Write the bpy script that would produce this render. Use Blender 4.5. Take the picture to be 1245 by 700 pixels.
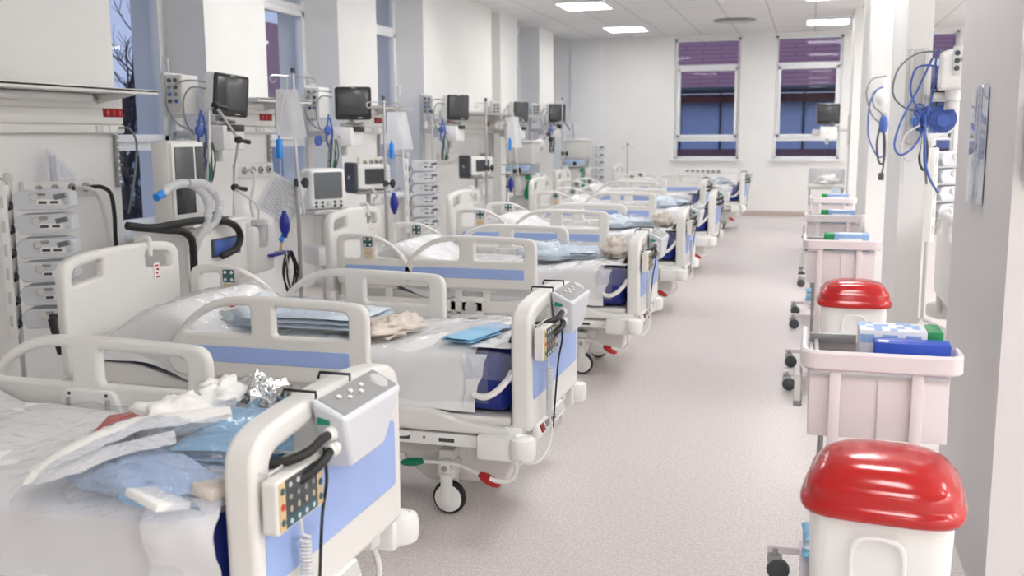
import bpy, bmesh, math, random
from mathutils import Vector, Matrix, noise, Euler
from mathutils import geometry as mgeo
R_ = math.radians
for o in list(bpy.data.objects): bpy.data.objects.remove(o)
sc = bpy.context.scene
COL = sc.collection
random.seed(4)

# ------------------------------------------------------------------ camera
CAMH = 1.65
def _n(v): return v.normalized()
F_PX = 1210.0
dy = _n(Vector(((986-622.5)/F_PX, -(162-350)/F_PX, -1)))
up = Vector((-55, 7790, F_PX)).normalized(); up = _n(up - dy*up.dot(dy))
dx = dy.cross(up)
cam = bpy.data.cameras.new('camera')
camo = bpy.data.objects.new('camera', cam); COL.objects.link(camo)
camo.matrix_world = Matrix.Translation((0, 0, CAMH)) @ Matrix((dx, dy, up)).to_4x4()
cam.sensor_width = 36; cam.lens = F_PX*36/1245
cam.clip_start = 0.05; cam.clip_end = 200
cam.dof.use_dof = True; cam.dof.focus_distance = 4.2; cam.dof.aperture_fstop = 3.2
sc.camera = camo
# ------------------------------------------------------------------ light, view
sc.view_settings.view_transform = 'Standard'; sc.view_settings.look = 'None'
sc.view_settings.gamma = 1; sc.view_settings.use_curve_mapping = False
sc.view_settings.exposure = 0.08
LAMP = 17.0            # ceiling panels
SKY = 0.9
w = bpy.data.worlds.new('dusk'); sc.world = w; w.use_nodes = True
nt = w.node_tree; bg = nt.nodes['Background']
tc = nt.nodes.new('ShaderNodeTexCoord'); sp = nt.nodes.new('ShaderNodeSeparateXYZ')
rmp = nt.nodes.new('ShaderNodeValToRGB')
rmp.color_ramp.elements[0].position = 0.45; rmp.color_ramp.elements[0].color = (.50, .58, .80, 1)
rmp.color_ramp.elements[1].position = 1.0; rmp.color_ramp.elements[1].color = (.42, .55, .95, 1)
mp = nt.nodes.new('ShaderNodeMapRange'); mp.inputs[1].default_value = -1; mp.inputs[2].default_value = 1
nt.links.new(tc.outputs['Generated'], sp.inputs[0]); nt.links.new(sp.outputs[2], mp.inputs[0])
nt.links.new(mp.outputs[0], rmp.inputs[0]); nt.links.new(rmp.outputs[0], bg.inputs[0])
bg.inputs[1].default_value = SKY
cy = sc.cycles
cy.use_denoising = True; cy.max_bounces = 10; cy.diffuse_bounces = 5; cy.glossy_bounces = 4
cy.transmission_bounces = 6; cy.transparent_max_bounces = 16; cy.sample_clamp_indirect = 6
cy.caustics_reflective = False; cy.caustics_refractive = False

# ------------------------------------------------------------------ materials
def lin(c): 
    return tuple(((x/255)/12.92 if x/255 <= .04045 else ((x/255+.055)/1.055)**2.4) for x in c)
def mat(name, rgb, rough=.45, metal=0, spec=.5, bump=0, bscale=40, var=0, vscale=6, emit=None):
    m = bpy.data.materials.new(name); m.use_nodes = True
    n = m.node_tree; b = n.nodes['Principled BSDF']
    c = lin(rgb)
    b.inputs['Base Color'].default_value = (*c, 1); b.inputs['Roughness'].default_value = rough
    b.inputs['Metallic'].default_value = metal; b.inputs['Specular IOR Level'].default_value = spec
    t = n.nodes.new('ShaderNodeTexCoord')
    if bump:
        x = n.nodes.new('ShaderNodeTexNoise'); x.inputs['Scale'].default_value = bscale; x.inputs['Detail'].default_value = 4
        u = n.nodes.new('ShaderNodeBump'); u.inputs['Strength'].default_value = bump; u.inputs['Distance'].default_value = .02
        n.links.new(t.outputs['Object'], x.inputs['Vector']); n.links.new(x.outputs[0], u.inputs['Height']); n.links.new(u.outputs[0], b.inputs['Normal'])
    if var:
        x = n.nodes.new('ShaderNodeTexNoise'); x.inputs['Scale'].default_value = vscale; x.inputs['Detail'].default_value = 3
        r = n.nodes.new('ShaderNodeValToRGB')
        r.color_ramp.elements[0].color = (*[v*(1-var) for v in c], 1); r.color_ramp.elements[1].color = (*[min(1, v*(1+var)) for v in c], 1)
        r.color_ramp.elements[0].position = .3; r.color_ramp.elements[1].position = .7
        n.links.new(t.outputs['Object'], x.inputs['Vector']); n.links.new(x.outputs[0], r.inputs[0]); n.links.new(r.outputs[0], b.inputs['Base Color'])
    if emit:
        b.inputs['Emission Color'].default_value = (*emit[0], 1); b.inputs['Emission Strength'].default_value = emit[1]
    return m
def film(name, tint=(1, 1, 1), fac=.25, rough=.08, bump=.6, bscale=30, milky=0.0):
    m = bpy.data.materials.new(name); m.use_nodes = True; n = m.node_tree
    for x in list(n.nodes):
        if x.type == 'BSDF_PRINCIPLED': n.nodes.remove(x)
    out = n.nodes['Material Output']
    tr = n.nodes.new('ShaderNodeBsdfTransparent'); tr.inputs[0].default_value = (*tint, 1)
    gl = n.nodes.new('ShaderNodeBsdfGlossy'); gl.inputs['Roughness'].default_value = rough
    mx = n.nodes.new('ShaderNodeMixShader'); lw = n.nodes.new('ShaderNodeLayerWeight'); lw.inputs['Blend'].default_value = .5
    pw = n.nodes.new('ShaderNodeMath'); pw.operation = 'POWER'; pw.inputs[1].default_value = 4.0; n.links.new(lw.outputs['Facing'], pw.inputs[0])
    ad = n.nodes.new('ShaderNodeMath'); ad.operation = 'MULTIPLY_ADD'; ad.inputs[1].default_value = .55; ad.inputs[2].default_value = fac; ad.use_clamp = True
    n.links.new(pw.outputs[0], ad.inputs[0]); n.links.new(ad.outputs[0], mx.inputs[0])
    n.links.new(tr.outputs[0], mx.inputs[1]); n.links.new(gl.outputs[0], mx.inputs[2])
    last = mx
    if milky:
        df = n.nodes.new('ShaderNodeBsdfDiffuse'); df.inputs[0].default_value = (.85, .87, .9, 1)
        m2 = n.nodes.new('ShaderNodeMixShader'); m2.inputs[0].default_value = milky
        n.links.new(mx.outputs[0], m2.inputs[1]); n.links.new(df.outputs[0], m2.inputs[2]); last = m2
    if bump:
        t = n.nodes.new('ShaderNodeTexCoord'); x = n.nodes.new('ShaderNodeTexNoise'); x.inputs['Scale'].default_value = bscale
        x.inputs['Detail'].default_value = 3; x.inputs['Distortion'].default_value = 1.2
        u = n.nodes.new('ShaderNodeBump'); u.inputs['Strength'].default_value = bump; u.inputs['Distance'].default_value = .03
        n.links.new(t.outputs['Object'], x.inputs['Vector']); n.links.new(x.outputs[0], u.inputs['Height'])
        n.links.new(u.outputs[0], gl.inputs['Normal']); n.links.new(u.outputs[0], lw.inputs['Normal'])
    n.links.new(last.outputs[0], out.inputs[0])
    return m
M = {}
M['wall'] = mat('white_wall_paint', (238, 238, 236), .6, var=.02, vscale=1.5, bump=.02, bscale=180)
M['wallR'] = mat('pillar_paint', (222, 220, 220), .55, var=.02, vscale=1.2)
M['frame'] = mat('white_window_frame', (240, 242, 244), .35)
M['base'] = mat('baseboard_vinyl', (196, 182, 176), .5)
M['bed'] = mat('cream_bed_plastic', (230, 229, 225), .36, var=.02, vscale=3)
M['bedw'] = mat('white_enamelled_steel', (235, 235, 232), .38)
M['grey'] = mat('light_grey_plastic', (208, 208, 206), .42)
M['mid'] = mat('mid_grey_plastic', (150, 152, 152), .45)
M['dgrey'] = mat('dark_grey_plastic', (70, 74, 78), .45)
M['blue'] = mat('periwinkle_panel', (158, 182, 232), .42, var=.02)
M['navy'] = mat('navy_mattress_cover', (22, 40, 128), .5, bump=.1, bscale=20)
M['black'] = mat('black_rubber', (22, 23, 25), .5)
M['scr'] = mat('dark_screen_glass', (64, 67, 70), .16, spec=.6)
M['scrg'] = mat('grey_screen_glass', (104, 110, 114), .2, spec=.6)
M['steel'] = mat('brushed_steel', (190, 190, 190), .28, metal=1)
M['alum'] = mat('grey_aluminium', (165, 166, 166), .4, metal=.6)
M['red'] = mat('red_glossy_plastic', (182, 22, 22), .16, spec=.6)
M['redm'] = mat('red_plastic', (190, 40, 44), .4)
M['sock'] = mat('dark_red_socket', (128, 18, 28), .4)
M['green'] = mat('green_plastic', (10, 128, 96), .4)
M['greenc'] = mat('green_cardboard', (20, 140, 80), .5)
M['tan'] = mat('tan_keypad', (214, 190, 142), .5)
M['teal'] = mat('dark_teal_keypad', (54, 92, 100), .5)
M['white'] = mat('white_plastic', (240, 240, 238), .35)
M['pump'] = mat('pale_blue_grey_plastic', (214, 218, 224), .36)
M['sheet'] = mat('white_bed_sheet', (244, 245, 247), .6, bump=.10, bscale=7)
M['gown'] = mat('light_blue_nonwoven', (150, 205, 238), .6, bump=.3, bscale=25, var=.1, vscale=9)
M['gownp'] = mat('pale_blue_nonwoven', (222, 235, 245), .6, bump=.3, bscale=25, var=.08, vscale=9)
M['gownd'] = mat('mid_blue_nonwoven', (176, 200, 230), .6, bump=.3, bscale=25, var=.1, vscale=9)
M['cloth'] = mat('white_nonwoven', (244, 243, 240), .7, bump=.25, bscale=30)
M['brown'] = mat('brown_paper', (222, 212, 200), .6, bump=.5, bscale=30, var=.15, vscale=14)
M['foil'] = mat('silver_foil', (210, 212, 214), .12, metal=1, bump=.9, bscale=18)
M['cord'] = mat('white_cable', (222, 222, 222), .45)
M['bcord'] = mat('blue_cable', (70, 100, 176), .45)
M['gcord'] = mat('grey_cable', (120, 124, 128), .45)
M['bulb'] = mat('blue_rubber', (26, 42, 150), .35)
M['clip'] = mat('bright_blue_plastic', (40, 140, 230), .35)
M['paper'] = mat('white_paper', (244, 244, 242), .6)
M['ink'] = mat('printed_ink', (176, 180, 188), .6)
M['strip'] = mat('lilac_grey_paper', (206, 208, 220), .5)
M['boxb'] = mat('blue_cardboard', (38, 78, 190), .4)
M['boxp'] = mat('pale_blue_print', (150, 182, 226), .5)
M['boxw'] = mat('white_cardboard', (236, 238, 242), .45)
M['cart'] = mat('pinkish_white_laminate', (232, 224, 226), .4)
M['tube'] = film('clear_corrugated_tube', fac=.12, rough=.15, bump=0, milky=.55)
M['film'] = film('clear_plastic_film', fac=.05, rough=.09, bump=.6, bscale=9, milky=.10)
M['bag'] = film('clear_plastic_bag', tint=(.93, .95, 1), fac=.07, rough=.08, bump=1.0, bscale=26, milky=.07)
M['milk'] = film('milky_drip_bag', fac=.04, rough=.2, bump=.2, bscale=10, milky=.75)
M['jar'] = film('clear_canister', tint=(.85, .83, .85), fac=.1, rough=.05, bump=0, milky=.25)
M['glass'] = film('window_glass', tint=(.97, .98, 1), fac=.012, rough=.0, bump=0)
M['lamp'] = mat('lamp_diffuser', (255, 255, 255), .5, emit=((1, .985, .97), LAMP))
M['roof'] = mat('purple_red_roof_tiles', (150, 92, 112), .7)
M['ext'] = mat('blue_painted_facade', (186, 204, 238), .8, var=.05)
M['extw'] = mat('exterior_render', (178, 190, 205), .85)
M['bark'] = mat('dark_bark', (50, 48, 54), .8)
M['brick'] = mat('brown_brick', (120, 78, 76), .8, var=.3, vscale=6)
M['ground'] = mat('asphalt', (90, 92, 98), .9)

def floor_mat():
    m = mat('speckled_vinyl_floor', (205, 196, 194), .34); n = m.node_tree; b = n.nodes['Principled BSDF']
    t = n.nodes.new('ShaderNodeTexCoord')
    a = n.nodes.new('ShaderNodeTexNoise'); a.inputs['Scale'].default_value = 170; a.inputs['Detail'].default_value = 2
    v = n.nodes.new('ShaderNodeTexNoise'); v.inputs['Scale'].default_value = 60; v.inputs['Detail'].default_value = 4
    mx = n.nodes.new('ShaderNodeMath'); mx.operation = 'MULTIPLY_ADD'; mx.inputs[1].default_value = .45
    r = n.nodes.new('ShaderNodeValToRGB'); e = r.color_ramp.elements
    e[0].position = .60; e[0].color = (*lin((196, 187, 186)), 1); e[1].position = .86; e[1].color = (*lin((230, 224, 222)), 1)
    n.links.new(t.outputs['Object'], a.inputs['Vector']); n.links.new(t.outputs['Object'], v.inputs['Vector'])
    n.links.new(v.outputs[0], mx.inputs[0]); n.links.new(a.outputs[0], mx.inputs[2]); n.links.new(mx.outputs[0], r.inputs[0])
    n.links.new(r.outputs[0], b.inputs['Base Color']); return m
M['floor'] = floor_mat()
def tile_mat(name, c1, cm, bw, rh, mort, rough=.8, offs=0.0, sq='Object', bump=.3):
    m = mat(name, c1, rough); n = m.node_tree; b = n.nodes['Principled BSDF']
    t = n.nodes.new('ShaderNodeTexCoord'); k = n.nodes.new('ShaderNodeTexBrick')
    k.offset = offs; k.inputs['Color1'].default_value = (*lin(c1), 1); k.inputs['Color2'].default_value = (*[x*.97 for x in lin(c1)], 1)
    k.inputs['Mortar'].default_value = (*lin(cm), 1); k.inputs['Scale'].default_value = 1
    k.inputs['Mortar Size'].default_value = mort; k.inputs['Brick Width'].default_value = bw; k.inputs['Row Height'].default_value = rh
    k.inputs['Mortar Smooth'].default_value = .2
    n.links.new(t.outputs[sq], k.inputs['Vector']); n.links.new(k.outputs[0], b.inputs['Base Color'])
    if bump:
        u = n.nodes.new('ShaderNodeBump'); u.inputs['Strength'].default_value = bump; u.invert = True
        n.links.new(k.outputs['Fac'], u.inputs['Height']); n.links.new(u.outputs[0], b.inputs['Normal'])
    return m
M['ceil'] = tile_mat('mineral_ceiling_tile', (226, 226, 225), (186, 187, 188), .72, .86, .012)
M['roofx'] = tile_mat('roof_tiles', (178, 128, 136), (140, 98, 110), .95, .17, .018, offs=.5)
M['brickx'] = tile_mat('old_brick', (150, 104, 104), (104, 78, 84), .3, .12, .015, offs=.5)

# ------------------------------------------------------------------ mesh builder
class MB:
    def __init__(s): s.v = []; s.f = []; s.m = []; s.mats = []; s.wn = False
    def mi(s, k):
        m = M[k]
        if m not in s.mats: s.mats.append(m)
        return s.mats.index(m)
    def add(s, verts, faces, k, T=None):
        o = len(s.v); i = s.mi(k)
        s.v += [tuple(T @ Vector(p)) if T else tuple(p) for p in verts]
        for f in faces: s.f.append(tuple(x+o for x in f)); s.m.append(i)
        return s
    def bm(s, b, k, T=None):
        b.verts.index_update()
        s.add([v.co.copy() for v in b.verts], [[v.index for v in f.verts] for f in b.faces], k, T); b.free(); return s
    def box(s, c, d, k, bev=.004, rot=None, seg=2):
        b = bmesh.new(); bmesh.ops.create_cube(b, size=1)
        for v in b.verts: v.co = Vector((v.co.x*d[0], v.co.y*d[1], v.co.z*d[2]))
        bev = min(bev, min(d)*.45)
        if bev > 0: bmesh.ops.bevel(b, geom=b.edges[:], offset=bev, segments=seg, affect='EDGES', profile=.5)
        T = Matrix.Translation(c)
        if rot: T = T @ Euler([R_(a) for a in rot]).to_matrix().to_4x4()
        return s.bm(b, k, T)
    def hexa(s, P, k, bev=.01, seg=3):
        """P: four bottom then four top corners, bevelled"""
        b = bmesh.new(); V = [b.verts.new(p) for p in P]
        for f in ((3, 2, 1, 0), (4, 5, 6, 7), (0, 1, 5, 4), (1, 2, 6, 5), (2, 3, 7, 6), (3, 0, 4, 7)): b.faces.new([V[i] for i in f])
        bmesh.ops.recalc_face_normals(b, faces=b.faces)
        if bev: bmesh.ops.bevel(b, geom=b.edges[:], offset=bev, segments=seg, affect='EDGES', profile=.5)
        s.wn = True; return s.bm(b, k)
    def lathe(s, prof, k, c=(0, 0, 0), axis='Z', seg=20, rot=None, T=None):
        vs = []; fs = []; n = len(prof)
        for i in range(seg):
            a = 2*math.pi*i/seg
            for r, z in prof: vs.append((r*math.cos(a), r*math.sin(a), z))
        for i in range(seg):
            j = (i+1) % seg
            for q in range(n-1):
                fs.append((i*n+q, j*n+q, j*n+q+1, i*n+q+1))
        if prof[0][0] > 1e-5: fs.append(tuple(i*n for i in reversed(range(seg))))
        if prof[-1][0] > 1e-5: fs.append(tuple(i*n+n-1 for i in range(seg)))
        if T is None:
            T = Matrix.Translation(c)
            if axis == 'X': T = T @ Matrix.Rotation(R_(90), 4, 'Y')
            if axis == 'Y': T = T @ Matrix.Rotation(R_(-90), 4, 'X')
            if rot: T = Matrix.Translation(c) @ Euler([R_(a) for a in rot]).to_matrix().to_4x4()
        return s.add(vs, fs, k, T)
    def cyl(s, p0, p1, r, k, r1=None, seg=14, bev=0):
        p0 = Vector(p0); p1 = Vector(p1); d = p1-p0; L = d.length; r1 = r if r1 is None else r1
        T = Matrix.Translation(p0) @ d.to_track_quat('Z', 'Y').to_matrix().to_4x4()
        if bev: pr = [(max(r-bev, 1e-4), 0), (r, bev), (r1, L-bev), (max(r1-bev, 1e-4), L)]
        else: pr = [(r, 0), (r1, L)]
        return s.lathe(pr, k, T=T, seg=seg)
    def tube(s, pts, r, k, seg=8, sub=6, closed=False, rf=None):
        P = [Vector(p) for p in pts]
        if sub > 1 and len(P) > 2: P = catmull(P, sub, closed)
        n = len(P); vs = []; fs = []
        t0 = (P[1]-P[0]).normalized(); nrm = t0.orthogonal().normalized()
        for i, p in enumerate(P):
            if closed: t = (P[(i+1) % n]-P[i-1]).normalized()
            else: t = (P[min(i+1, n-1)]-P[max(i-1, 0)]).normalized()
            nrm = (nrm - t*nrm.dot(t)).normalized(); bi = t.cross(nrm)
            rr = r if rf is None else r*rf(i/(n-1))
            for q in range(seg):
                a = 2*math.pi*q/seg; vs.append(p+nrm*(rr*math.cos(a))+bi*(rr*math.sin(a)))
        m = n if closed else n-1
        for i in range(m):
            j = (i+1) % n
            for q in range(seg):
                q2 = (q+1) % seg; fs.append((i*seg+q, i*seg+q2, j*seg+q2, j*seg+q))
        if not closed:
            fs.append(tuple(reversed(range(seg)))); fs.append(tuple((n-1)*seg+q for q in range(seg)))
        return s.add(vs, fs, k)
    def panel(s, outline, holes, t, k, T=None, bev=.012, res=2):
        """flat plate with holes and rounded edges: own bevel rings, tessellated caps"""
        s.wn = True; bev = min(bev, t*.49); loops = []
        for li, P in enumerate([outline]+list(holes)):
            Q = []
            for p in P:
                if not Q or (abs(p[0]-Q[-1][0])+abs(p[1]-Q[-1][1])) > 1e-5: Q.append((p[0], p[1]))
            if abs(Q[0][0]-Q[-1][0])+abs(Q[0][1]-Q[-1][1]) < 1e-5: Q.pop()
            ar = sum(Q[i-1][0]*Q[i][1]-Q[i][0]*Q[i-1][1] for i in range(len(Q)))
            if (ar < 0) == (li == 0): Q.reverse()            # outer counter-clockwise, holes clockwise
            N = []
            for i in range(len(Q)):
                d0 = Vector((Q[i][0]-Q[i-1][0], Q[i][1]-Q[i-1][1])).normalized(); n = (i+1) % len(Q)
                d1 = Vector((Q[n][0]-Q[i][0], Q[n][1]-Q[i][1])).normalized()
                m = Vector((-d0.y-d1.y, d0.x+d1.x)); m = m.normalized() if m.length > 1e-6 else Vector((-d0.y, d0.x))
                N.append(m/max(.5, m.dot(Vector((-d0.y, d0.x)))))   # points into the material
            loops.append((Q, N))
        rings = [(o, -z) for o, z in reversed([(bev*(1-math.cos(math.pi/2*i/(res+1))), t/2-bev*(1-math.sin(math.pi/2*i/(res+1)))) for i in range(res+2)])]
        rings = rings+[(o, -z) for o, z in reversed(rings)]
        vs = []; fs = []; caps = ([], [])
        for Q, N in loops:
            n = len(Q); o = len(vs)
            for off, z in rings: vs += [(q[0]+m.x*off, q[1]+m.y*off, z) for q, m in zip(Q, N)]
            for r in range(len(rings)-1):
                fs += [(o+r*n+i, o+r*n+(i+1) % n, o+(r+1)*n+(i+1) % n, o+(r+1)*n+i) for i in range(n)]
            caps[0].append([o+i for i in range(n)]); caps[1].append([o+(len(rings)-1)*n+i for i in range(n)])
        for c in caps:
            flat = [i for L in c for i in L]
            for tri in mgeo.tessellate_polygon([[Vector((vs[i][0], vs[i][1], 0)) for i in L] for L in c]): fs.append(tuple(flat[i] for i in tri))
        s.add(vs, fs, k, T); return s
    def ell(s, c, r, k, rot=None, seg=16):
        n = 8; prof = [(max(math.cos(-math.pi/2+math.pi*i/n), 1e-6), math.sin(-math.pi/2+math.pi*i/n)) for i in range(n+1)]
        T = Matrix.Translation(c)
        if rot: T = T @ Euler([R_(a) for a in rot]).to_matrix().to_4x4()
        T = T @ Matrix.Diagonal((*r, 1)); return s.lathe(prof, k, T=T, seg=seg)
    def grid(s, fn, nu, nv, k):
        vs = [fn(i/nu, j/nv) for i in range(nu+1) for j in range(nv+1)]
        fs = [(i*(nv+1)+j, (i+1)*(nv+1)+j, (i+1)*(nv+1)+j+1, i*(nv+1)+j+1) for i in range(nu) for j in range(nv)]
        return s.add(vs, fs, k)
    def build(s, name, parent=None, loc=None, sharp=38):
        me = bpy.data.meshes.new(name); me.from_pydata(s.v, [], s.f)
        for m in s.mats: me.materials.append(m)
        me.polygons.foreach_set('material_index', s.m); me.polygons.foreach_set('use_smooth', [True]*len(s.f))
        b = bmesh.new(); b.from_mesh(me); bmesh.ops.remove_doubles(b, verts=b.verts, dist=1e-5)
        bmesh.ops.recalc_face_normals(b, faces=b.faces); b.to_mesh(me); b.free()
        me.set_sharp_from_angle(angle=R_(sharp))
        o = bpy.data.objects.new(name, me); COL.objects.link(o)
        if s.wn: wm = o.modifiers.new('weighted', 'WEIGHTED_NORMAL'); wm.keep_sharp = True
        if parent is not None: o.parent = parent
        if loc is not None: o.location = loc
        return o
def catmull(P, sub, closed=False):
    out = []; n = len(P)
    g = (lambda i: P[i % n]) if closed else (lambda i: P[max(0, min(n-1, i))])
    for i in range(n if closed else n-1):
        a, b, c, d = g(i-1), g(i), g(i+1), g(i+2)
        for q in range(sub):
            t = q/sub
            out.append(.5*((2*b)+(c-a)*t+(2*a-5*b+4*c-d)*t*t+(3*b-a-3*c+d)*t**3))
    if not closed: out.append(P[-1])
    return out
def rp(P, n=6):
    """rounded polygon from (x, y, radius) corners"""
    out = []; N = len(P)
    for i in range(N):
        p = Vector(P[i][:2]); r = P[i][2] if len(P[i]) > 2 else 0
        if r <= 0: out.append(tuple(p)); continue
        a = Vector(P[i-1][:2])-p; b = Vector(P[(i+1) % N][:2])-p
        ra = min(r, a.length*.49); rb = min(r, b.length*.49)
        A = p+a.normalized()*ra; B = p+b.normalized()*rb
        for q in range(n+1):
            t = q/n; out.append(tuple(A*(1-t)**2+p*2*t*(1-t)+B*t*t))
    return out
def rect(x0, y0, x1, y1, r=0): return rp([(x0, y0, r), (x1, y0, r), (x1, y1, r), (x0, y1, r)])
XZ = Matrix(((1, 0, 0, 0), (0, 0, -1, 0), (0, 1, 0, 0), (0, 0, 0, 1)))      # (u,v) -> x,z ; thickness along y
YZ = Matrix(((0, 0, 1, 0), (1, 0, 0, 0), (0, 1, 0, 0), (0, 0, 0, 1)))       # (u,v) -> y,z ; thickness along x
def Tm(*p): return Matrix.Translation(p)
def empty(name, loc=(0, 0, 0), rz=0):
    o = bpy.data.objects.new(name, None); COL.objects.link(o); o.location = loc; o.rotation_euler[2] = R_(rz)
    o.empty_display_size = .1; return o
def tag(o, label, cat, group=None, kind=None):
    o['label'] = label; o['category'] = cat
    if group: o['group'] = group
    if kind: o['kind'] = kind
    return o
def struct(o): o['kind'] = 'structure'; return o
def dup(o, parent=None):
    c = o.copy(); COL.objects.link(c)
    if parent is not None: c.parent = parent
    for ch in list(o.children): dup(ch, c)
    return c
def nz(x, y=0, z=0): return noise.noise(Vector((x, y, z)))

# ------------------------------------------------------------------ room
CZ = 3.62; YB = 20.9; WX = -4.9; XR = .62; XE = 6.6; YF = -4.0
struct(MB().box((.6, (YB+YF)/2, -.1), (13.6, YB-YF+1.2, .2), 'floor', 0).build('floor'))
struct(MB().box((.6, (YB+YF)/2, CZ+.1), (13.6, YB-YF+1.2, .2), 'ceil', 0).build('ceiling'))
def sill(b, x0, x1, y0, y1, z0, z1, k='wall'): b.box(((x0+x1)/2, (y0+y1)/2, (z0+z1)/2), (x1-x0, y1-y0, z1-z0), k, 0)
WZ0, WZ1 = 1.14, 3.56
# back wall with three windows
b = MB(); wins = [(-2.72, -1.40), (-.73, .55), (1.35, 2.63)]
xs = [-6.0]+[v for p in wins for v in p]+[XE]
for i in range(0, len(xs), 2): sill(b, xs[i], xs[i+1], YB, YB+.45, 0, CZ)
for x0, x1 in wins: sill(b, x0, x1, YB, YB+.45, 0, WZ0); sill(b, x0, x1, YB, YB+.45, WZ1, CZ)
struct(b.build('wall_back'))
struct(MB().box((-4.57, YB-.02, CZ/2), (.66, .04, CZ), 'wall', 0).build('trim_1'))
struct(MB().box((.8, YB-.012, .05), (11.4, .024, .10), 'base', .004).build('baseboard_back'))
# left wall: piers and window recesses
piers = [(YF, 6.29), (7.48, 8.47), (9.98, 10.98), (12.46, 15.40), (15.87, 16.87), (18.33, 19.40)]
b = MB(); OX = -5.62
for i, (y0, y1) in enumerate(piers): sill(b, OX, WX, y0, y1, 0, CZ)
opens = [(6.29, 7.48), (8.47, 9.98), (10.98, 12.46), (15.40, 15.87), (16.87, 18.33), (19.40, 20.9)]
LZ0 = .93
for i, (y0, y1) in enumerate(opens):
    sill(b, OX, -5.28, y0, y1, 0, LZ0); sill(b, OX, -5.28, y0, y1, WZ1, CZ)
    if i == 3: sill(b, OX, -5.28, y0, y1, LZ0, WZ1)
struct(b.build('wall_left'))
b = MB(); sill(b, -5.75, -5.62, YF, 6.2, 0, CZ); struct(b.build('wall_outer'))
b = MB(); sill(b, -6.2, XE, YF-.2, YF, 0, CZ, 'wall'); struct(b.build('wall_front'))
b = MB(); sill(b, XE, XE+.2, YF, YB, 0, CZ, 'wall'); struct(b.build('wall_right'))
b = MB(); sill(b, XR, 1.5, 3.5, 4.8, 0, CZ, 'wallR'); struct(b.build('wall_pier'))
for i, (x1, y0, y1) in enumerate([(.79, 7.63, 8.96), (.95, 11.9, 14.4), (.95, 17.3, 18.4)]):
    b = MB(); sill(b, XR, x1, y0, y1, 0, CZ, 'wall'); struct(b.build('column_%d' % (i+1)))
def window(n, c, W, z0, z1, T, handle=1, low=.40):
    """c local: u along the width from 0..W, depth v (out = +), z"""
    r = MB()
    def bar(u0, u1, za, zb, d=.07, v=0): r.box(((u0+u1)/2, v, (za+zb)/2), (u1-u0, d, zb-za), 'frame', .006)
    e = .055
    bar(0, W, z0, z0+e); bar(0, W, z1-e, z1); bar(0, e, z0, z1); bar(W-e, W, z0, z1)
    t1 = z0+low; t2 = z1-.55
    bar(e, W-e, t1-.035, t1+.035); bar(e, W-e, t2-.035, t2+.035)
    s = .06                                             # the opening sash in the middle light
    bar(e, W-e, t1+.035, t1+.035+s, .09, -.02); bar(e, W-e, t2-.035-s, t2-.035, .09, -.02)
    bar(e, e+s, t1+.035, t2-.035, .09, -.02); bar(W-e-s, W-e, t1+.035, t2-.035, .09, -.02)
    o = struct(r.build('window_%d' % n)); o.matrix_world = T
    g = MB()
    for za, zb in ((z0, t1), (t1, t2), (t2, z1)): g.box((W/2, .0, (za+zb)/2), (W-.06, .012, zb-za-.02), 'glass', 0)
    g.build('glass_pane', o)
    h = MB(); hu = W-e-s/2 if handle > 0 else e+s/2
    h.box((hu, -.075, (t1+t2)/2), (.03, .02, .07), 'white', .006); h.box((hu, -.11, (t1+t2)/2-.05), (.025, .025, .13), 'white', .008)
    h.cyl((hu, -.07, (t1+t2)/2), (hu, -.12, (t1+t2)/2), .011, 'white'); h.build('window_handle', o)
    return o
nwin = 0
for x0, x1 in wins:
    nwin += 1; window(nwin, 0, x1-x0, WZ0, WZ1, Tm(x0, YB+.12, 0), 1 if nwin == 1 else -1)
    struct(MB().box(((x0+x1)/2, YB-.02, WZ0-.02), (x1-x0+.16, .14, .04), 'frame', .008).build('trim_%d' % (nwin+1)))
for i, (y0, y1) in enumerate(opens):
    if i == 3: continue
    nwin += 1
    T = Matrix(((0, -1, 0, -5.33), (1, 0, 0, y0), (0, 0, 1, 0), (0, 0, 0, 1)))
    window(nwin, 0, y1-y0, LZ0, WZ1, T, 1, .65)
    struct(MB().box((-5.10, (y0+y1)/2, LZ0-.02), (.42, y1-y0-.004, .04), 'frame', .006).build('trim_%d' % (nwin+1)))
# ceiling lights, with unseen ones added at right as fill, and vent
k = 0
names = {(-3.40, 15.4): 'square white ceiling light panel left of centre, nearer of the two over the beds', (-3.40, 19.0): 'square white ceiling light panel over the far beds by the back wall',
         (.22, 15.4): 'bright ceiling panel cut by the top edge above the trolley aisle', (.22, 19.0): 'bright ceiling panel in front of the right back window'}
lamp0 = None
for lx in (-3.40, .22, 3.84, 5.6):  # last column is unseen, added to brighten footboard faces turned to the right
    for ly in (19.0, 15.4, 11.8, 8.2, 4.6, 1.0, -2.6, 13.6, 10.0, 6.4, 2.8, -.8):  # in-between positions, right bay only: unseen panels added for more side light
        if (lx < 3 and ly in (13.6, 10.0, 6.4, 2.8, -.8)) or (ly < 5 and lx < 0): continue
        if lamp0 is None:
            lamp0 = empty('ceiling_light'); r = lamp0
            MB().panel(rect(-.38, -.45, .38, .45), [rect(-.35, -.42, .35, .42)], .03, 'frame', None, .004).build('light_frame', r)
            MB().box((0, 0, .006), (.71, .85, .012), 'lamp', 0).build('light_diffuser', r)
        else: r = dup(lamp0)
        r.location = (lx, ly, CZ-.016)
        tag(r, names.get((lx, ly), 'square white ceiling light panel outside the picture over the ward, with unseen ones added at right as fill light'), 'ceiling light', 'recessed ceiling light panels')
r = empty('ceiling_vent', (-1.35, 18.3, CZ-.016)); tag(r, 'round grey ceiling air diffuser in front of the left back window', 'air vent')
MB().lathe([(.24, .016), (.36, .012), (.37, .0), (.30, -.006), (.24, .004)], 'mid', seg=28).build('vent_ring', r)
b = MB()
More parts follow.
